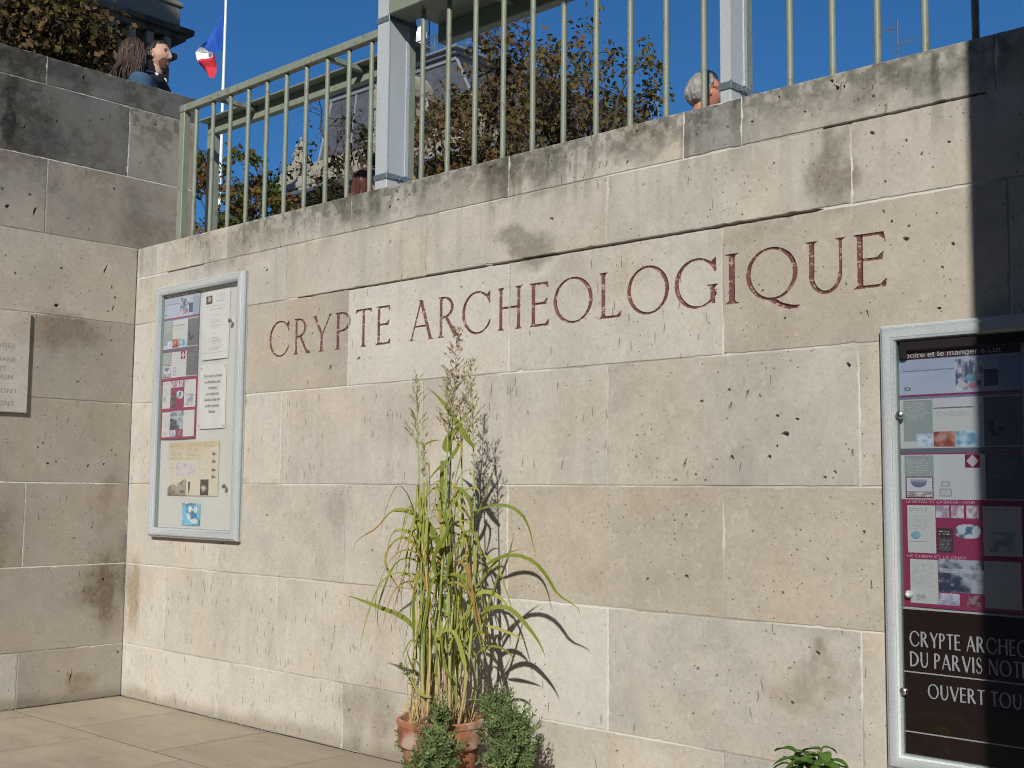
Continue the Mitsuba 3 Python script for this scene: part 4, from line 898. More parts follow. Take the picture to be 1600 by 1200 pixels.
for i in range(30):                                                    # long drooping blades high on the culms
    p = stem_paths[i % 6] if i % 2 else low[r.integers(0, len(low))]; z_ = r.uniform(1.02, 1.62); k = int(np.argmin(np.abs(p[:, 2]-z_))); b = p[k]
    a = r.uniform(0, 6.28); L = r.uniform(.30, .52); rise = r.uniform(.04, .16); dx, dy = math.cos(a)*L*.75, math.sin(a)*L*.45
    if b[1]+dy > -.2: dy = -abs(dy)*.6
    pts = [b, b+[dx*.2, dy*.2, rise*.9], b+[dx*.5, dy*.5, rise*.8], b+[dx*.8, dy*.8, -L*.10], b+[dx*.95, dy*.95, -L*.42], b+[dx*.98+r.normal(0, .03), dy*.98, -L*.66]]
    put('leaf', blade(pts, r.uniform(.010, .021), n=16, roll=(r.normal(0, .5), -.6, .7)), ['blade_green', 'blade_yellow', 'blade_brown', 'blade_green', 'blade_yellow'][i % 5], smooth=True, parent=gr)
ms = []
for i in range(150):                                                   # dry straw round the foot of the culms
    a = r.uniform(0, 6.28); d = .17*math.sqrt(r.random()); o = np.array([PC[0]+d*math.cos(a)-.02, PC[1]+d*math.sin(a), BASE]); h = r.uniform(.05, .26)
    e = o+[r.normal(0, .045), r.normal(0, .045), h]
    ms.append(blade([o, (o+e)/2+r.normal(0, .012, 3), e, e+r.normal(0, .03, 3)-[0, 0, r.uniform(0, .05)]], r.uniform(.003, .008), n=6))
put('dry_leaves', cat(ms), 'straw', parent=gr, kind='stuff')

# needle leaved bushes
def sprig(o, d, L, nn, nl, w=.0056):
    """a shoot with needles all round: returns stem tube and needle triangles"""
    t = np.linspace(0, 1, 5)[:, None]; d = np.asarray(d, float)/np.linalg.norm(d)
    p = np.asarray(o)+d*L*t+np.array([0, 0, .22*L])*(t**2)
    V, F = [], []
    for k in range(nn):
        s = (k+.5)/nn; b = p[0]+(p[-1]-p[0])*s; a = k*2.4+r.uniform(0, .5)
        x = np.cross(d, [.3, .2, .9]); x /= np.linalg.norm(x)+1e-9; y = np.cross(d, x)
        out = x*math.cos(a)+y*math.sin(a); ax = out*.75+d*r.uniform(.45, .9)+[0, 0, .12]; ax /= np.linalg.norm(ax)
        sd_ = np.cross(ax, d+r.normal(0, .2, 3)); sd_ /= np.linalg.norm(sd_)+1e-9
        l = nl*r.uniform(.7, 1.2)*(1-.45*s); n0 = len(V)
        V += [b, b+ax*l*.55+sd_*w, b+ax*l, b+ax*l*.55-sd_*w]; F += [(n0, n0+1, n0+2), (n0, n0+2, n0+3)]
    return tube(p, np.linspace(.0025, .001, 5), 4, False), TM(V, F)
def bush(label, clumps, n, root, size=1.):
    k = thing('needle_leaved_bush', label, 'bush'); st, nd = [], []
    for i in range(n):
        c, rad = clumps[r.choice(len(clumps), p=np.array([q[2] for q in clumps])/sum(q[2] for q in clumps))][:2]
        u = r.normal(0, 1, 3); u /= np.linalg.norm(u); rr = np.asarray(rad)*(.35+.65*r.random()**.5)
        o = np.asarray(c)+u*rr
        if o[2] < .03: o[2] = .03+r.random()*.05
        dirn = u*np.array([1, 1, .6])+[0, 0, .35]+r.normal(0, .45, 3)
        s, q = sprig(o-dirn*.05, dirn, r.uniform(.07, .19)*size, 26, .046*size**.5)
        st.append(s); nd.append(q)
    for c, rad, _ in clumps:
        for j in range(7):
            u = r.normal(0, 1, 3); e = np.asarray(c)+np.asarray(rad)*u/np.linalg.norm(u)*.7
            st.append(tube(spline([root, (np.asarray(root)+e)/2+[0, 0, .03], e], 7), np.linspace(.005, .002, 7), 5))
    put('branches', cat(st), 'woody', parent=k, kind='stuff'); put('foliage', cat(nd), 'needle', parent=k, kind='stuff')
bush('green needle leaved bush spilling over the right side of the terracotta pot', [(at(788, 1136, -.42), (.07, .07, .075), 4), (at(802, 1156, -.40), (.07, .065, .07), 3), (at(796, 1184, -.46), (.085, .08, .08), 4), (at(776, 1106, -.40), (.045, .06, .045), 1.2), (at(795, 1215, -.50), (.10, .10, .10), 3)], 280, (P2[0], P2[1], .21))
bush('green needle leaved plant hanging over the front rim of the terracotta pot', [(at(676, 1150, -.84), (.035, .045, .035), 1.2), (at(690, 1180, -.88), (.06, .05, .055), 3), (at(676, 1204, -.88), (.09, .06, .05), 5), (at(690, 1124, -.80), (.04, .04, .02), .8), (at(672, 1225, -.88), (.10, .07, .06), 3), (at(629, 1160, -.74), (.012, .03, .05), .3)], 270, (PC[0]-.02, PC[1]-.15, .44), .8)
vb = thing('young_shoot', 'thin leafy shoot leaning out of the left side of the terracotta pot', 'plant')
p = spline([at(655, 1098, -.70), at(640, 1062, -.73), at(626, 1042, -.76)], 8)
put('stem', tube(p, np.linspace(.003, .0018, 8), 5), 'woody', parent=vb)
def leaf_shape(o, d, up, L, W, curl=.2, n=7):
    d = np.asarray(d, float); d /= np.linalg.norm(d); s = np.linspace(0, 1, n)[:, None]; up = np.asarray(up, float)
    p = np.asarray(o)+d*L*s-up*(curl*L*s**2)
    return blade(p, W, .3, n, taper=lambda t: np.sin(np.pi*np.clip(t*.93+.07, 0, 1))**.8, roll=up)
for i in range(9):
    b = p[7-i//2]; a = i*2.1
    put('leaf', leaf_shape(b, (math.cos(a), math.sin(a)*.6, .5), (0, 0, 1), .045, .018), 'broad_leaf', smooth=True, parent=vb)

# plant at the foot of the wall near the right case
P3 = at(1264, 1215, -.55)
pt3 = thing('terracotta_pot', 'small terracotta pot below the right case, mostly under the picture edge', 'flower pot')
put('body', moved(lathe([(.001, 0), (.10, 0), (.14, .27), (.12, .27), (.09, .05), (.001, .05)], 40), P3[0], P3[1]), 'terracotta', smooth=35, parent=pt3)
put('rim', moved(lathe([(.137, .265), (.152, .27), (.156, .33), (.148, .335), (.135, .325), (.13, .27)], 40), P3[0], P3[1]), 'terracotta', smooth=35, parent=pt3)
put('soil', moved(lathe([(.001, .31), (.137, .305)], 30), P3[0], P3[1]), 'soil', parent=pt3)
bl = thing('broad_leaved_plant', 'low plant with drooping broad green leaves near the right glass case', 'plant')
tops = [((1243, 1172), -.55), ((1262, 1176), -.60), ((1284, 1170), -.55), ((1292, 1190), -.5), ((1236, 1192), -.6), ((1270, 1190), -.68)]
for (sp, e) in tops:
    t = at(*sp, e); p = spline([(P3[0], P3[1], .31), (P3[0]*.6+t[0]*.4, P3[1]*.6+t[1]*.4, .31+(t[2]-.31)*.65), t], 8)
    put('stem', tube(p, np.linspace(.006, .003, 8), 6), 'woody', smooth=True, parent=bl)
    for j in range(7):
        a = j*2.4+r.uniform(0, 1); L = r.uniform(.06, .115)
        put('leaf', leaf_shape(t-[0, 0, .008*j], (math.cos(a), math.sin(a), r.uniform(-.15, .45)), (0, 0, 1), L, L*.52, r.uniform(.3, .8), 9), 'broad_leaf', smooth=True, parent=bl)

# ------------------------------------------------------------------ people on the plaza
def head_mesh():
    """a head looking along +x, its centre at the origin, crown at z = .118"""
    m = trimesh.creation.icosphere(5, 1.); u = np.array(m.vertices); x, y, z = u.T
    X, Y, Z = x*.098, y*.077, z*.120
    lo = np.clip(-z-.15, 0, 1)
    Y = Y*(1-.33*lo); X = np.where(x < 0, X*(1-.50*lo), X*(1-.06*lo))
    X = np.where(x > 0, X-.010*np.clip(x-.75, 0, 1)*4*.25, X)
    f = (x > .2)
    G = lambda a, s: np.exp(-(a/s)**2)
    nose = G(Y, .0125+.004*np.clip(-(Z+.01)/.03, 0, 1))*np.interp(Z, [-.052, -.042, -.034, -.026, 0, .028, .04], [0, .009, .019, .021, .014, .004, 0])
    brow = .006*G(Z-.037, .010)*G(np.abs(Y)-.028, .022); sock = -.011*G(Z-.018, .012)*G(np.abs(Y)-.031, .014)
    lips = .006*G(Z+.068, .007)*G(Y, .020)+.0065*G(Z+.081, .007)*G(Y, .017)-.004*G(Z+.0745, .0028)*G(Y, .022)
    chin = .010*G(Z+.108, .014)*G(Y, .022); cheek = .004*G(Z+.02, .02)*G(np.abs(Y)-.045, .018)
    X = X+f*(nose+brow+sock+lips+chin+cheek)
    return np.c_[X, Y, Z], np.array(m.faces)
def ear_mesh(side):
    m = trimesh.creation.icosphere(3, 1.); u = np.array(m.vertices)
    v = np.c_[u[:, 0]*.019, u[:, 1]*.0075, u[:, 2]*.033]; rim = np.exp(-((np.hypot(u[:, 0], u[:, 2])-.62)/.22)**2)
    v[:, 1] += side*(.004*rim-.004*(1-rim)); v[:, 0] += .006*u[:, 2]*-1; v[u[:, 2] < -.3, 0] *= .75
    a = .30*side; c, s = math.cos(a), math.sin(a); v[:, :2] = v[:, :2] @ np.array([[c, -s], [s, c]])
    return TM(v+[-.010, side*.076, -.004], m.faces)
def man(m):
    m = TM(m[0], m[1]) if isinstance(m, tuple) else m
    return manifold3d.Manifold(manifold3d.Mesh(np.asarray(m.vertices, np.float32), np.asarray(m.faces, np.uint32)))
def ball(p, r_, n=14): return manifold3d.Manifold.sphere(r_, n).translate(tuple(p))
def bones(chain):
    """union of the hulls of neighbouring balls; chain = [(p, r, q, s), ...]"""
    return manifold3d.Manifold.batch_boolean([manifold3d.Manifold.batch_hull([ball(p, a), ball(q, b)]) for p, a, q, b in chain], manifold3d.OpType.Add)
def tosmooth(M_, edge=.02, it=8):
    M_ = M_.refine_to_length(edge); g = M_.to_mesh()
    t = trimesh.Trimesh(np.array(g.vert_properties[:, :3], float), np.array(g.tri_verts), process=True)
    trimesh.smoothing.filter_taubin(t, iterations=it); return t
def skeleton(seated, tilt=0.):
    """joints in metres, the head's centre at the origin, facing +x"""
    J = dict(neck=(-.02, 0, -.13), chest=(-.035, 0, -.33), belly=(-.02, 0, -.56), hip=(-.03, 0, -.74))
    S = {}
    for s, n in ((1, 'l'), (-1, 'r')):
        S['sh'+n] = (-.04, .175*s, -.265); S['el'+n] = (-.05, .235*s, -.54); S['wr'+n] = (.10 if seated else .03, .225*s, -.76)
        S['hp'+n] = (-.02, .09*s, -.78)
        if seated: S['kn'+n] = (.40, .10*s, -.77); S['an'+n] = (.42, .10*s, -1.18); S['to'+n] = (.58, .115*s, -1.23)
        else: S['kn'+n] = (.02, .095*s, -1.17); S['an'+n] = (-.03, .10*s, -1.55); S['to'+n] = (.13, .12*s, -1.60)
    return {**J, **S}
def person(label, loc, yaw, seated, skin, hair, jacket, hairdo, trousers='cloth_blue', collar=None, glasses=False, beard=False, tilt=0., group=None, sc=1.):
    k = thing('person', label, 'person', group); J = skeleton(seated)
    c, s = math.cos(yaw), math.sin(yaw); R3 = np.array([[c, s, 0], [-s, c, 0], [0, 0, 1]])
    ct, st_ = math.cos(tilt), math.sin(tilt); RT_ = np.array([[ct, 0, -st_], [0, 1, 0], [st_, 0, ct]])
    def W(t, headpart=False):
        v = np.array(t.vertices)
        if headpart: v = v @ RT_
        return TM(v*sc @ R3+np.asarray(loc), t.faces)
    def torso(g): return [(J['neck'], .052+g, (-.025, 0, -.21), .062+g), ((-.025, 0, -.21), .062+g, J['shl'], .058+g), ((-.025, 0, -.21), .062+g, J['shr'], .058+g), (J['shl'], .058+g, (-.03, .08, -.36), .095+g), (J['shr'], .058+g, (-.03, -.08, -.36), .095+g),
                            ((-.03, .08, -.36), .095+g, (-.03, -.08, -.36), .095+g), ((-.03, .07, -.36), .095+g, (-.02, .055, -.58), .088+g), ((-.03, -.07, -.36), .095+g, (-.02, -.055, -.58), .088+g), ((-.02, .055, -.58), .088+g, (-.02, -.055, -.58), .088+g),
                            ((-.02, .055, -.58), .088+g, (-.03, .07, -.75), .10+g), ((-.02, -.055, -.58), .088+g, (-.03, -.07, -.75), .10+g), ((-.03, .07, -.75), .10+g, (-.03, -.07, -.75), .10+g)]
    def arms(g): return sum([[(J['sh'+n], .055+g, J['el'+n], .041+g), (J['el'+n], .041+g, J['wr'+n], .028+g)] for n in 'lr'], [])
    def legs(g): return sum([[(J['hp'+n], .088+g, J['kn'+n], .058+g), (J['kn'+n], .058+g, J['an'+n], .040+g)] for n in 'lr'], [])
    feet = sum([[(J['an'+n], .042, J['to'+n], .034)] for n in 'lr'], [])
    hands = []
    for n in 'lr':
        w = np.array(J['wr'+n]); sd_ = 1 if n == 'l' else -1; pc = w+[.045, 0, -.055]
        hands += [(w, .026, pc, .030)]
        for q, (off, ln) in enumerate(((-.027, .062), (-.009, .074), (.009, .070), (.026, .054))):
            b = pc+[.018, off, -.020]; m1 = b+[ln*.45, off*.15, -ln*.35]; e = m1+[ln*.15, 0, -ln*.5]; hands += [(pc, .016, b, .0095), (b, .0095, m1, .0085), (m1, .0085, e, .0072)]
        b = w+[.035, -sd_*.022, -.015]; hands += [(b, .012, b+[.035, -sd_*.018, -.018], .0095), (b+[.035, -sd_*.018, -.018], .0095, b+[.060, -sd_*.016, -.036], .0085)]
    hv, hf = head_mesh()
    hv = hv @ RT_
    body = tosmooth(bones(torso(0)+arms(0)+legs(0)+feet+[((-.022, 0, -.05), .054, J['neck'], .054)])+bones(hands), .03, 4)
    full = man((hv, hf))+man(trimesh.Trimesh(body.vertices, body.faces))
    for s_ in (1, -1):
        e = ear_mesh(s_); full = full+man(TM(np.array(e.vertices) @ RT_, e.faces))
    g = full.to_mesh(); put('body', W(TM(g.vert_properties[:, :3], g.tri_verts)), skin, smooth=45, parent=k)
    put('jacket', W(tosmooth(bones(torso(.018)[1:]+arms(.016)+[((-.03, 0, -.165), .066, (-.03, 0, -.22), .085)]), .03, 4)), jacket, smooth=True, parent=k)
    put('trousers', W(tosmooth(bones(legs(.02)+torso(.022)[-1:]), .04, 3)), trousers, smooth=True, parent=k)
    for p, a, q, b in feet: put('shoe', W(tosmooth(bones([(p, a+.008, q, b+.008)]), .03, 2)), 'hair_dark', smooth=True, parent=k)
    for s_ in (1, -1):
        e = trimesh.creation.icosphere(2, .0105); put('eye', W(moved(e, .0755, s_*.031, .017), True), 'eye_dark', smooth=True, parent=k)
        put('eyebrow', W(tube([(.078, s_*.046, .036), (.087, s_*.030, .041), (.090, s_*.016, .037)], [.0015, .003, .0015], 6), True), hair, smooth=True, parent=k)
    # hair: a shell over the scalp, strands as ridges
    m = trimesh.creation.icosphere(5, 1.); u = np.array(m.vertices); x, y, z = u.T
    az = np.arctan2(y, x); rid = meshkit.fbm(np.c_[az*9, z*2.2, x*0], 3)-.5; fine = meshkit.fbm(u*16, 3)-.5
    V = np.c_[x*.098, y*.077, z*.120]; lo = np.clip(-z-.15, 0, 1); V[:, 1] *= (1-.33*lo); V[:, 0] = np.where(x < 0, V[:, 0]*(1-.50*lo), V[:, 0])
    line = {'short': np.where(x > .15, .58-.10*np.abs(y), np.where(x > -.12, .22, -.48)), 'grey': np.where(x > .10, .74-.30*np.abs(y), np.where(x > -.20, .12, -.62)), 'long': np.where(x > .25, .62-.3*np.abs(y), -.9)}[hairdo]
    keep = np.clip((z-line)/.22, 0, 1); thick = {'short': .008, 'grey': .014, 'long': .018}[hairdo]
    out = u*(thick+.016*rid+.010*fine)[:, None]
    V = V+out*keep[:, None]-u*.012*(1-keep[:, None])
    if hairdo == 'grey': V = V+u*(.012*np.clip(-x, 0, 1)*np.clip(1-np.abs(z+.2), 0, 1))[:, None]
    put('hair', W(TM(V, m.faces), True), hair, smooth=True, parent=k)
    if hairdo == 'long':
        rr = np.random.default_rng(4); M_ = []
        for i in range(300):
            a = rr.uniform(.55*math.pi, 1.45*math.pi) if i % 3 else rr.uniform(.36*math.pi, 1.64*math.pi); q = rr.uniform(.86, 1.1)
            p0 = np.array([.085*math.cos(a), .078*math.sin(a), rr.uniform(.0, .09)]); p1 = np.array([.105*math.cos(a)*q-.012, .100*math.sin(a)*q, -.08]); p2 = np.array([.12*math.cos(a)*q-.03+rr.normal(0, .012), .105*math.sin(a)*q, -.20+rr.normal(0, .03)]); p3 = p2+[rr.normal(-.01, .02), rr.normal(0, .02), -rr.uniform(.03, .11)]
            M_.append(tube(spline([p0, p1, p2, p3], 9), np.r_[np.linspace(.0075, .0062, 6), .005, .0035, .001]*rr.uniform(.6, 1.4), 5))
        put('hair_length', W(cat(M_)), hair, smooth=60, parent=k)
    if beard:
        fm = hv[hf].mean(1) @ RT_.T; a_ = (fm[:, 2] < -.040) & (fm[:, 0] > .020) & (np.abs(fm[:, 1]) < .056) & ~((np.abs(fm[:, 2]+.0745) < .010) & (np.abs(fm[:, 1]) < .021) & (fm[:, 0] > .05)) & (fm[:, 2] > -.128)
        a_ &= (fm[:, 2] < -.055+.02*np.abs(fm[:, 1])/.05) | (np.abs(fm[:, 1]) < .025)
        tm = TM(hv, hf); nv = tm.vertex_normals; put('beard', W(TM(hv+nv*.0018, hf[a_])), 'stubble', smooth=True, parent=k)
    if collar:
        put('collar', W(tube([(.035+.0, .055, -.175), (-.05, .075, -.150), (-.085, 0, -.140), (-.05, -.075, -.150), (.035, -.055, -.175)], .016, 8)), collar, smooth=True, parent=k)
    if glasses:
        fr = []
        for s_ in (1, -1):
            fr.append(tube([(.098-.004, s_*.030+.022*math.cos(t), .015+.017*math.sin(t)) for t in np.linspace(0, 2*np.pi, 17)], .0018, 5, False))
            fr.append(tube([(.093, s_*.053, .020), (.05, s_*.078, .018), (-.008, s_*.084, .020)], .0022, 5))
        fr.append(tube([(.098, .009, .018), (.103, 0, .020), (.098, -.009, .018)], .0018, 5))
        put('glasses', W(cat(fr), True), 'eye_dark', smooth=True, parent=k)
    return k
h = at(1103, 147, .72)
person('grey haired man in glasses and a dark coat, seen from the side behind the wall', h, math.radians(58), True, 'skin_red', 'hair_grey', 'cloth_black', 'grey', glasses=True, tilt=.06)
h = atx(248, 88, -.75)
person('dark haired man in profile wearing a black coat with a white collar', h, math.radians(31), False, 'skin', 'hair_dark', 'cloth_black', 'short', collar='cloth_white', beard=True, tilt=-.10, sc=1.13)
h = atx(209, 86, -.70)
person('woman with long brown hair and a blue jacket, turned to the man beside her', h, math.radians(98), False, 'skin', 'hair_brown', 'cloth_navy', 'long', sc=1.13)
h = at(573, 290, 1.0)
person('person with dark auburn hair sitting low behind the railing left of the post', h, math.radians(40), True, 'skin', 'hair_auburn', 'cloth_black', 'long')
h = at(633, 288, 1.0)
person('person with long blond hair sitting low just right of the first post', h, math.radians(150), True, 'skin', 'hair_blond', 'cloth_black', 'long')
bk = thing('stone_bench', 'low stone bench hidden behind the wall under the seated people', 'bench')
put('seat', bx(1.2, 5.6, .70, 1.35, 3.44, 3.50, .01), 'plaza_stone', parent=bk)

# ------------------------------------------------------------------ trees
def limb(p, d, L, rad, depth, out, tips, r, droop=.0, kids=(2, 4)):
    n = 5; pts = [np.array(p, float)]; dd = np.array(d, float)
    for i in range(n):
        dd = dd+r.normal(0, .16, 3)+[0, 0, -droop*.1]; dd /= np.linalg.norm(dd); pts.append(pts[-1]+dd*L/n)
    out.append(tube(pts, np.linspace(rad, rad*.55, n+1), 6 if depth > 1 else 4, False))
    if depth == 0: tips.append((pts[-1], dd)); tips.append((pts[-3], dd)); return
    for j in range(r.integers(*kids)+1):
        t = r.integers(2, n+1); a = r.normal(0, 1, 3); a -= a @ dd*dd; a /= np.linalg.norm(a)
        limb(pts[t], dd*.75+a*.75+[0, 0, .15], L*r.uniform(.55, .8), rad*.5, depth-1, out, tips, r, droop, kids)
def leaf_cloud(tips, n, spread, size, r, droop=.4):
    T0 = np.array([t[0] for t in tips]); o = T0[r.integers(0, len(T0), n)]+r.normal(0, 1, (n, 3))*spread
    d = r.normal(0, 1, (n, 3)); d[:, 2] -= droop; d /= np.linalg.norm(d, axis=1, keepdims=True)
    s = np.cross(d, r.normal(0, 1, (n, 3))); s /= np.linalg.norm(s, axis=1, keepdims=True); nn = np.cross(d, s)
    L = size*r.uniform(.45, 1.55, (n, 1)); V = np.stack([o, o+d*L*.55+s*L*.30+nn*L*.08, o+d*L, o+d*L*.55-s*L*.30+nn*L*.08], 1).reshape(-1, 3)
    i = np.arange(n)*4; return TM(V, np.vstack([np.stack([i, i+1, i+2], 1), np.stack([i, i+2, i+3], 1)]))
def tree(label, base, h, crown, seed, mats, nleaf, size, spread, kids=(2, 4), depth=3, first=.42, name='chestnut_tree', category='tree', lean=(0, 0)):
    """crown = list of target points (x, y, z offsets from the base, limb share)"""
    r = np.random.default_rng(seed); k = thing(name, label, category); out, tips = [], []
    base = np.asarray(base, float); fork = base+[lean[0], lean[1], h*first]
    put('trunk', tube(spline([base, base*.5+fork*.5+[.15, .1, 0], fork], 8), np.linspace(.028*h, .018*h, 8), 10), 'bark', smooth=True, parent=k)
    for c in crown:
        c = np.asarray(c, float); v = c-fork; L = np.linalg.norm(v)
        p = spline([fork, fork+v*.5+[0, 0, .06*L], c], 7); out.append(tube(p, np.linspace(.012*h, .005*h, 7), 7, False))
        for q in (3, 4, 5, 6):
            limb(p[q], v/L*.7+r.normal(0, .4, 3), min(L*.22, 1.05), .0042*h, depth-1, out, tips, r, .5, kids)
    put('branches', cat(out), 'bark', parent=k, kind='stuff')
    tot = sum(w for _, w in mats)
    for mname, w in mats:
        put('crown', leaf_cloud(tips, int(nleaf*w/tot), spread, size, r), mname, parent=k, kind='stuff')
    return k
YT = 22.
def tp(x, y, Y=YT): return at(x, y, Y)
b = tp(720, 240); b[2] = PZ
tree('rust brown chestnut tree directly right of the first post, thick with dry leaves', b, 9., [tp(690, 215), tp(740, 165, 23), tp(790, 105), tp(815, 92, 23), tp(760, 190, 21), tp(700, 230, 21), tp(815, 170), tp(850, 125), tp(680, 265, 21), tp(760, 250, 21), tp(830, 220, 21), tp(870, 150, 22), tp(775, 135, 22)], 3, [('leaf_rust', 4), ('leaf_olive', 1.6)], 8600, .19, .17)
b = tp(930, 200, 25.); b[2] = PZ
tree('olive brown tree reaching right to the edge of the open blue sky', b, 9., [tp(880, 135, 25), tp(915, 125, 25), tp(945, 140, 26), tp(965, 155, 25), tp(985, 160, 25), tp(920, 175, 24), tp(870, 200, 24), tp(950, 185, 25), tp(850, 170, 24), tp(890, 165, 24)], 5, [('leaf_olive', 4), ('leaf_rust', 2)], 5400, .19, .16)
b = tp(610, 270, 20.); b[2] = PZ
tree('nearly bare tree whose dark twigs cross the slate roof left of the post', b, 8., [tp(565, 195, 20), tp(530, 205, 20), tp(500, 200, 20), tp(590, 185, 20), tp(640, 200, 20), tp(650, 160, 20), tp(560, 235, 20), tp(620, 225, 20), tp(655, 240, 20)], 11, [('leaf_rust', 1)], 230, .13, .2, (2, 4), 3)
b = atx(60, 60, -16.); b[2] = PZ
tree('brown leaved tree standing in front of the dark building at the far left', b, 11., [atx(10, 20, -16), atx(45, 10, -16.5), atx(80, 25, -16), atx(60, 60, -15.5), atx(105, 62, -15.5), atx(0, 60, -16), atx(125, 88, -15.5), atx(70, -20, -16), atx(10, -30, -16), atx(100, 90, -15.5)], 13, [('leaf_rust', 3), ('leaf_dark', 3.), ('leaf_olive', .8)], 6200, .18, .22)
b = tp(370, 330, 8.); b[2] = PZ
tree('green and russet climbing shrub behind the left railing under the flagpole', b, 2.6, [tp(335, 300, 8), tp(365, 285, 8), tp(395, 295, 8), tp(350, 330, 8), tp(390, 335, 8), tp(412, 335, 8), tp(325, 340, 8), tp(405, 285, 8.2)], 17, [('leaf_vine', 3), ('leaf_olive', 1)], 5200, .10, .07, (2, 3), 2, .3, 'climbing_shrub', 'shrub')
b = tp(520, 330, 12.); b[2] = PZ
tree('dark hedge like shrub filling the gap below the ornate cornice', b, 2.4, [tp(450, 335, 12), tp(480, 328, 12), tp(510, 320, 12), tp(545, 308, 12), tp(575, 300, 12), tp(530, 332, 12), tp(560, 322, 12), tp(600, 295, 12)], 19, [('leaf_dark', 1)], 4200, .11, .10, (2, 3), 2, .3, 'dark_shrub', 'shrub')

# ------------------------------------------------------------------ far buildings, flag, masts
YB = 40.
FX = lambda x, y: at(x, y, YB)[0]
FZ = lambda x, y: at(x, y, YB)[2]
pv = thing('slate_roofed_pavilion', 'palace pavilion with a tall slate mansard roof, stone dormer and statues', 'building')
xl, xr = FX(440, 290), FX(712, 100)+2.0; zc = FZ(560, 262); dy_ = 2.4; xt0, xt1 = at(520, 138, YB+.9+dy_)[0], at(712, 88, YB+.9+dy_)[0]; zt = at(712, 88, YB+.9+dy_)[2]
put('wall', bx(xl, xr, YB, YB+24, PZ, zc-1.5), 'pale_stone', parent=pv)
for i in range(6):
    x = xl+1.5+i*(xr-xl-3)/5.
    for z in (6., 10.5, 15.): wk = put('window', bx(x-.7, x+.7, YB-.06, YB-.01, z, z+2.6), 'window_dark', parent=pv); put('surround', cat([bx(x-1., x-.72, YB-.22, YB-.012, z-.1, z+2.9), bx(x+.72, x+1., YB-.22, YB-.012, z-.1, z+2.9), bx(x-1.1, x+1.1, YB-.32, YB-.012, z+2.93, z+3.25)]), 'pale_stone', parent=wk)
steps = [(0, -1.5, -1.2), (.25, -1.19, -.95), (.55, -.94, -.6), (.9, -.59, -.2), (.6, -.19, .25)]
for o, a, c in steps: put('cornice', bx(xl-o, xr+o, YB-o, YB+24, zc+a, zc+c, .04), 'pale_stone', parent=pv)
for i in range(26):
    x = xl+.3+i*(xr-xl-.6)/25; put('bracket', bx(x-.17, x+.17, YB-.85, YB-.56, zc-.98, zc-.61), 'pale_stone', parent=pv)
put('parapet', bx(xl+.2, xr-.2, YB+.25, YB+.7, zc+.252, zc+1.25, .05), 'pale_stone', parent=pv)
xb0 = FX(474, 262); ya = YB+.9
rb = [(xb0, ya, zc+.3), (xr-.3, ya, zc+.3), (xr-.3, YB+23, zc+.3), (xb0, YB+23, zc+.3)]; rt = [(xt0, ya+dy_, zt), (xt1, ya+dy_, zt), (xt1, YB+23-dy_, zt), (xt0, YB+23-dy_, zt)]
fsub = []
put('mansard_roof', TM(rb+rt, [[0, 1, 5], [0, 5, 4], [1, 2, 6], [1, 6, 5], [2, 3, 7], [2, 7, 6], [3, 0, 4], [3, 4, 7], [4, 5, 6], [4, 6, 7]]), 'slate', parent=pv)
for a, c in zip(rb, rt): put('roof_hip', tube([a, c], .11, 6), 'lead', smooth=True, parent=pv)
for t in (.22, .62):
    a = np.array(rb[0])*(1-t)+np.array(rb[1])*t; c = np.array(rt[0])*(1-t)+np.array(rt[1])*t; put('roof_roll', tube([a+[0, -.03, 0], c+[0, -.03, 0]], .06, 5), 'lead', parent=pv)
for o, a, c in ((.5, 0., .22), (.25, -.35, -.02), (.75, .222, .36)): put('roof_edge', bx(xt0-o, xt1+o, ya+dy_-o, YB+23-dy_+o, zt+a, zt+c, .03), 'lead', parent=pv)
def cresting(p, q, h, n):
    p, q = np.array(p), np.array(q); ms = [tube([p+[0, 0, .04], q+[0, 0, .04]], .035, 5), tube([p+[0, 0, h], q+[0, 0, h]], .04, 5), tube([p+[0, 0, h*.82], q+[0, 0, h*.82]], .025, 5)]
    for i in range(n+1):
        b_ = p+(q-p)*i/n; ms.append(tube([b_, b_+[0, 0, h]], .03, 4))
        if i < n:
            c_ = p+(q-p)*(i+.5)/n; d_ = (q-p)/np.linalg.norm(q-p); w_ = np.linalg.norm(q-p)/n*.36
            for rr_, cz in ((w_, .34), (w_*.6, .62)):
                ms.append(tube([c_+d_*rr_*math.cos(t)+[0, 0, h*cz+min(rr_, h*.3)*math.sin(t)] for t in np.linspace(0, 2*np.pi, 13)], .026, 4, False))
    return cat(ms)
zr = zt+.36; o = .6
put('roof_cresting', cresting((xt0-o, ya+dy_-o, zr), (xt1+o, ya+dy_-o, zr), 1.05, 14), 'iron', parent=pv)
put('roof_cresting', cresting((xt1+o, ya+dy_-o, zr), (xt1+o, YB+23-dy_+o, zr), 1.05, 18), 'iron', parent=pv)
xd = FX(604, 240); zd = zc+.3; dm = []
dk = put('dormer', cat([bx(xd-1.7, xd-.95, YB+.4, ya+2.6, zd, zd+3.2, .05), bx(xd+.95, xd+1.7, YB+.4, ya+2.6, zd, zd+3.2, .05), bx(xd-2.5, xd-1.72, YB+.5, ya+1.2, zd, zd+1.5, .2), bx(xd+1.72, xd+2.5, YB+.5, ya+1.2, zd, zd+1.5, .2), bx(xd-1.95, xd+1.95, YB+.3, ya+2.6, zd+3.201, zd+3.6, .05)]), 'pale_stone', parent=pv)
arch = Polygon([(1.95*math.cos(t), 1.5*math.sin(t)) for t in np.linspace(0, np.pi, 24)]).difference(Polygon([(1.2*math.cos(t), .85*math.sin(t)-.02) for t in np.linspace(0, np.pi, 24)]))
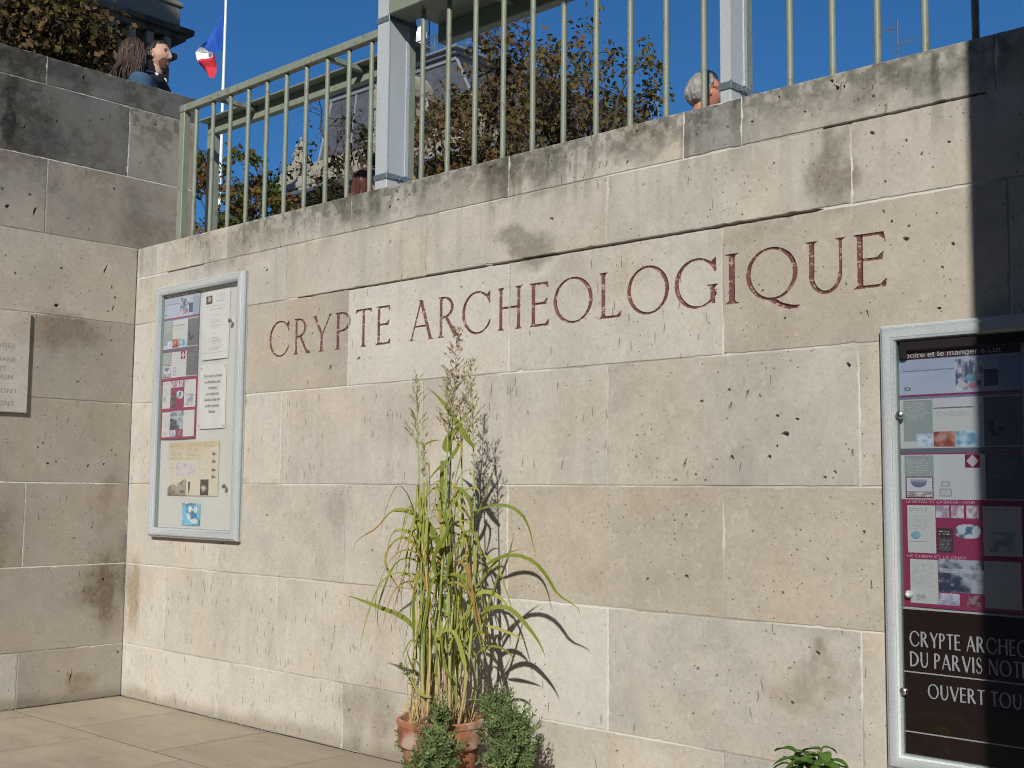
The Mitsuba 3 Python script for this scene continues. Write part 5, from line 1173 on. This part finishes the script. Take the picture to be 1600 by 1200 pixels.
m = trimesh.creation.extrude_polygon(arch, 1.5, engine='earcut'); v = np.array(m.vertices); put('pediment', TM(np.c_[xd+v[:, 0], YB+.35+v[:, 2], zd+3.602+v[:, 1]], m.faces), 'pale_stone', parent=dk)
put('window', bx(xd-.94, xd+.94, YB+.9, YB+1., zd, zd+3.2), 'window_dark', parent=dk)
def figure_group(x, y, z, s, seed):
    """a carved group of figures: a seated one, a standing one and drapery over a plinth"""
    r = np.random.default_rng(seed); B = []
    for (dx, h_, lean_) in ((-.35, 1.9, .10), (.55, 2.5, -.05), (1.1, 1.5, -.25)):
        p0 = np.array([dx, 0, .5]); p1 = p0+[lean_, 0, h_*.45]; p2 = p1+[lean_*.5, -.05, h_*.27]; hd = p2+[lean_*.4, -.08, h_*.17]
        B += [(p0+[-.25, -.2, -.1], .34, p0+[.1, .1, .2], .36), (p0, .36, p1, .25), (p1, .25, p2, .23), (p2, .12, hd, .11), (hd, .17, hd+[.02, -.03, .05], .16), (p2+[.2, 0, 0], .11, p1+[.5, -.3, .1], .08), (p1+[.5, -.3, .1], .08, p1+[.35, -.5, .35], .06), (p2+[-.2, 0, 0], .11, p1+[-.45, -.2, -.05], .08), (p0+[-.2, -.3, .1], .20, p0+[-.3, -.6, -.3], .13)]
    t = tosmooth(bones(B), .10, 3); v = np.array(t.vertices); v += t.vertex_normals*(meshkit.fbm(v*6, 3, seed=seed)-.5)[:, None]*.16
    return TM(v*s+[x, y, z], t.faces)
xs_ = FX(455, 262); zs_ = zc+.252
put('plinth', bx(xs_-1.1, xs_+1.2, YB-.1, YB+1.6, zs_, zs_+.7, .08), 'pale_stone', parent=pv)
put('plinth_top', bx(xs_-.9, xs_+1.0, YB+.0, YB+1.5, zs_+.701, zs_+1.1, .08), 'pale_stone', parent=pv)
put('statue_group', figure_group(xs_-.15, YB+.7, zs_+.95, .72, 3), 'pale_stone', smooth=40, parent=pv)
for i, dx in enumerate((-2.6, 2.6)): put('statue_group', figure_group(xd+dx*.85, YB+.9, zd+1.3, .62, 8+i), 'pale_stone', smooth=40, parent=pv)
# lower wing in front of the pavilion, its roof edge crossing behind the bars
wg = thing('lower_wing', 'long low dark roofed wing below the pavilion cornice', 'building')
YW = 30.
z0_, z1_ = at(500, 285, YW)[2], 0
put('wall', bx(at(425, 310, YW)[0], at(760, 240, YW)[0], YW, YW+6, PZ, z0_-.5), 'sooty_stone', parent=wg)
put('gutter', bx(at(420, 310, YW)[0], at(765, 240, YW)[0], YW-.4, YW+6.2, z0_-.49, z0_-.25, .04), 'lead', parent=wg)
for i in range(7):
    x = at(450, 310, YW)[0]+i*2.1; a = [(x+.7*math.cos(t), YW-.05, z0_-2.1+.7*math.sin(t)) for t in np.linspace(0, np.pi, 13)]; put('arch_moulding', tube(a, .09, 6), 'sooty_pale', parent=wg)

XB = -35.
ob = thing('dark_stone_building', 'dark sooty stone building with a bracketed cornice at the top left', 'building')
zk = atx(303, 47, XB)[2]; yk = atx(300, 47, XB)[1]; YS = 0.
ye = atx(279, 120, XB)[1]; zm = atx(295, 95, XB)[2]
put('wall', bx(XB-14, XB-.9, YS, ye, PZ, zm), 'sooty_stone', parent=ob)
for o, a, c, mat in ((-.5, -.6, 0., 'sooty_stone'), (-.25, .001, .25, 'sooty_stone'), (.0, .80, 1.05, 'sooty_stone'), (.25, 1.051, 1.3, 'sooty_stone'), (-.2, 1.301, 2.3, 'sooty_pale'), (-.1, 2.301, 2.5, 'sooty_pale')):
    put('cornice', bx(XB-14, XB+o, YS, yk+o-.25, zm+a, zm+c, .03), mat, parent=ob)
put('frieze', bx(XB-14, XB-.5, YS, yk-.7, zm+.251, zm+.799), 'sooty_stone', parent=ob)
for i in range(24):
    y = yk-1.1-i*.82
    if y > YS+.3: put('bracket', bx(XB-.495, XB-.05, y-.17, y+.17, zm+.27, zm+.79, .04), 'sooty_pale', parent=ob)
for i in range(5): put('balustrade_pier', bx(XB-1.0, XB-.3, yk-1.2-i*4.2, yk-.5-i*4.2, zm+2.501, zm+3.5, .06), 'sooty_pale', parent=ob)
put('corner_ornament', figure_group(XB-.9, yk-1.4, zm+2.4, .55, 21), 'sooty_pale', smooth=40, parent=ob)
for i in range(5):
    y = ye-2.2-i*3.6
    wk = put('window', bx(XB-.9, XB-.86, y-.7, y+.7, zm-5, zm-1.6), 'window_dark', parent=ob)
    put('surround', cat([bx(XB-.9, XB-.62, y-1., y-.72, zm-5.2, zm-1.4), bx(XB-.9, XB-.62, y+.72, y+1., zm-5.2, zm-1.4), bx(XB-.9, XB-.5, y-1.1, y+1.1, zm-1.39, zm-1.05)]), 'sooty_pale', parent=wk)
for i in range(9): put('quoin', bx(XB-1.3, XB-.80, ye-.8-(i % 2)*.5, ye+.03, zm-.9-.75*i, zm-.22-.75*i, .03), 'sooty_pale', parent=ob)

YF = 30.
fp = thing('flagpole', 'tall white flagpole rising behind the left railing', 'flagpole')
pb, pt = at(344, 300, YF), at(354.5, -60, YF); pb[0] = pt[0] = (pb[0]+pt[0])/2
put('pole', tube([(pb[0], YF, PZ), (pb[0], YF, pb[2]), (pb[0], YF, pt[2]+1.)], [.10, .095, .06], 14), 'white_gloss', smooth=True, parent=fp)
fg = thing('flag', 'blue, white and red tricolour flag hanging limp from the white pole', 'flag')
HI = [(354, 8), (337, 36), (320, 64), (309, 82), (312, 99), (318, 110), (324, 119)]
LO = [(351, 79), (338, 80), (325, 80), (331, 79), (336, 85), (335, 104), (333, 122)]
YV = [0, .25, -.20, .22, -.10, .15, 0]
def flag_edge(px, u):
    q = np.array([at(x, y, YF+d) for (x, y), d in zip(px, YV)]); w = np.linspace(0, 1, len(px))
    return np.stack([np.interp(u, w, q[:, k]) for k in range(3)], -1)
for i, (nm, mt) in enumerate((('blue_band', 'flag_blue'), ('white_band', 'flag_white'), ('red_band', 'flag_red'))):
    lim = [0, .42, .64, 1.0]
    U, V_ = np.meshgrid(np.linspace(lim[i], lim[i+1], 16), np.linspace(0, 1, 14)); U, V_ = U.ravel(), V_.ravel()
    q = flag_edge(LO, U)*(1-V_[:, None])+flag_edge(HI, U)*V_[:, None]
    q[:, 1] += .16*np.sin(V_*6+U*9)*np.minimum(U*3, 1)
    a, b_ = np.meshgrid(np.arange(13), np.arange(15), indexing='ij'); n_ = (a*16+b_).ravel()
    put(nm, TM(q, np.vstack([np.stack([n_, n_+1, n_+17], 1), np.stack([n_, n_+17, n_+16], 1)])), mt, smooth=True, parent=fg)

an = thing('television_aerial', 'thin television aerial standing alone against the sky at the right', 'aerial')
p0, p1 = at(1404, 125, 26), at(1402, 30, 26); p0[0] = p1[0]; 
put('mast', tube([(p1[0], 26, PZ), p1], .024, 6), 'iron', parent=an)
for (y, w, x0_) in ((45, 18, -1), (70, 26, 1)):
    c_ = at(1402, y, 26); e = at(1402+x0_*w, y-(8 if x0_ > 0 else -2), 26.4); put('boom', tube([c_, e], .012, 5), 'iron', parent=an)
    for t in np.linspace(.15, 1, 5): q = c_+(e-c_)*t; put('element', tube([q+[0, -.35, -.2], q+[0, .35, .2]], .007, 4), 'iron', parent=an)
ds = thing('dish_mast', 'lattice mast with a round white dish behind the railing beam', 'mast')
cb, ctop = at(662, 70, 46), at(663, -40, 46)
ms = []
for dx, dy in ((-.3, 0), (.3, 0), (0, .5)): ms.append(tube([(cb[0]+dx, 46+dy, 12.), (cb[0]+dx, 46+dy, ctop[2])], .05, 5))
for i in range(26): z = 24+i*.7; ms.append(tube([(cb[0]-.3, 46, z), (cb[0]+.3, 46, z+.7)], .025, 4)); ms.append(tube([(cb[0]+.3, 46, z), (cb[0], 46.5, z+.7)], .025, 4))
put('lattice', cat(ms), 'iron', parent=ds)
dcen = at(656, 59, 45.4); m = lathe([(.001, -.18), (.35, -.14), (.62, 0), (.60, .03), (.3, -.08), (.001, -.12)], 28); v = np.array(m.vertices); put('dish', TM(np.c_[dcen[0]+v[:, 0], dcen[1]+v[:, 2]+0*v[:, 0], dcen[2]+v[:, 1]*1.25], m.faces), 'white_gloss', smooth=40, parent=ds)
lt = thing('lattice_mast', 'faint slender lattice mast in the sky beside the right tree', 'mast')
cb = at(1021, 190, 90); ct_ = at(1020, 134, 90); ms = []
for dx, dy in ((-.45, 0), (.45, 0), (0, .8)): ms.append(tube([(cb[0]+dx, 90+dy, PZ), (cb[0]+dx*.6, 90+dy, ct_[2])], .045, 4))
for i in range(40): z = PZ+i*(ct_[2]-PZ)/40; ms.append(tube([(cb[0]-.42, 90, z), (cb[0]+.4, 90, z+.9)], .025, 4))
put('lattice', cat(ms), 'lead', parent=lt)
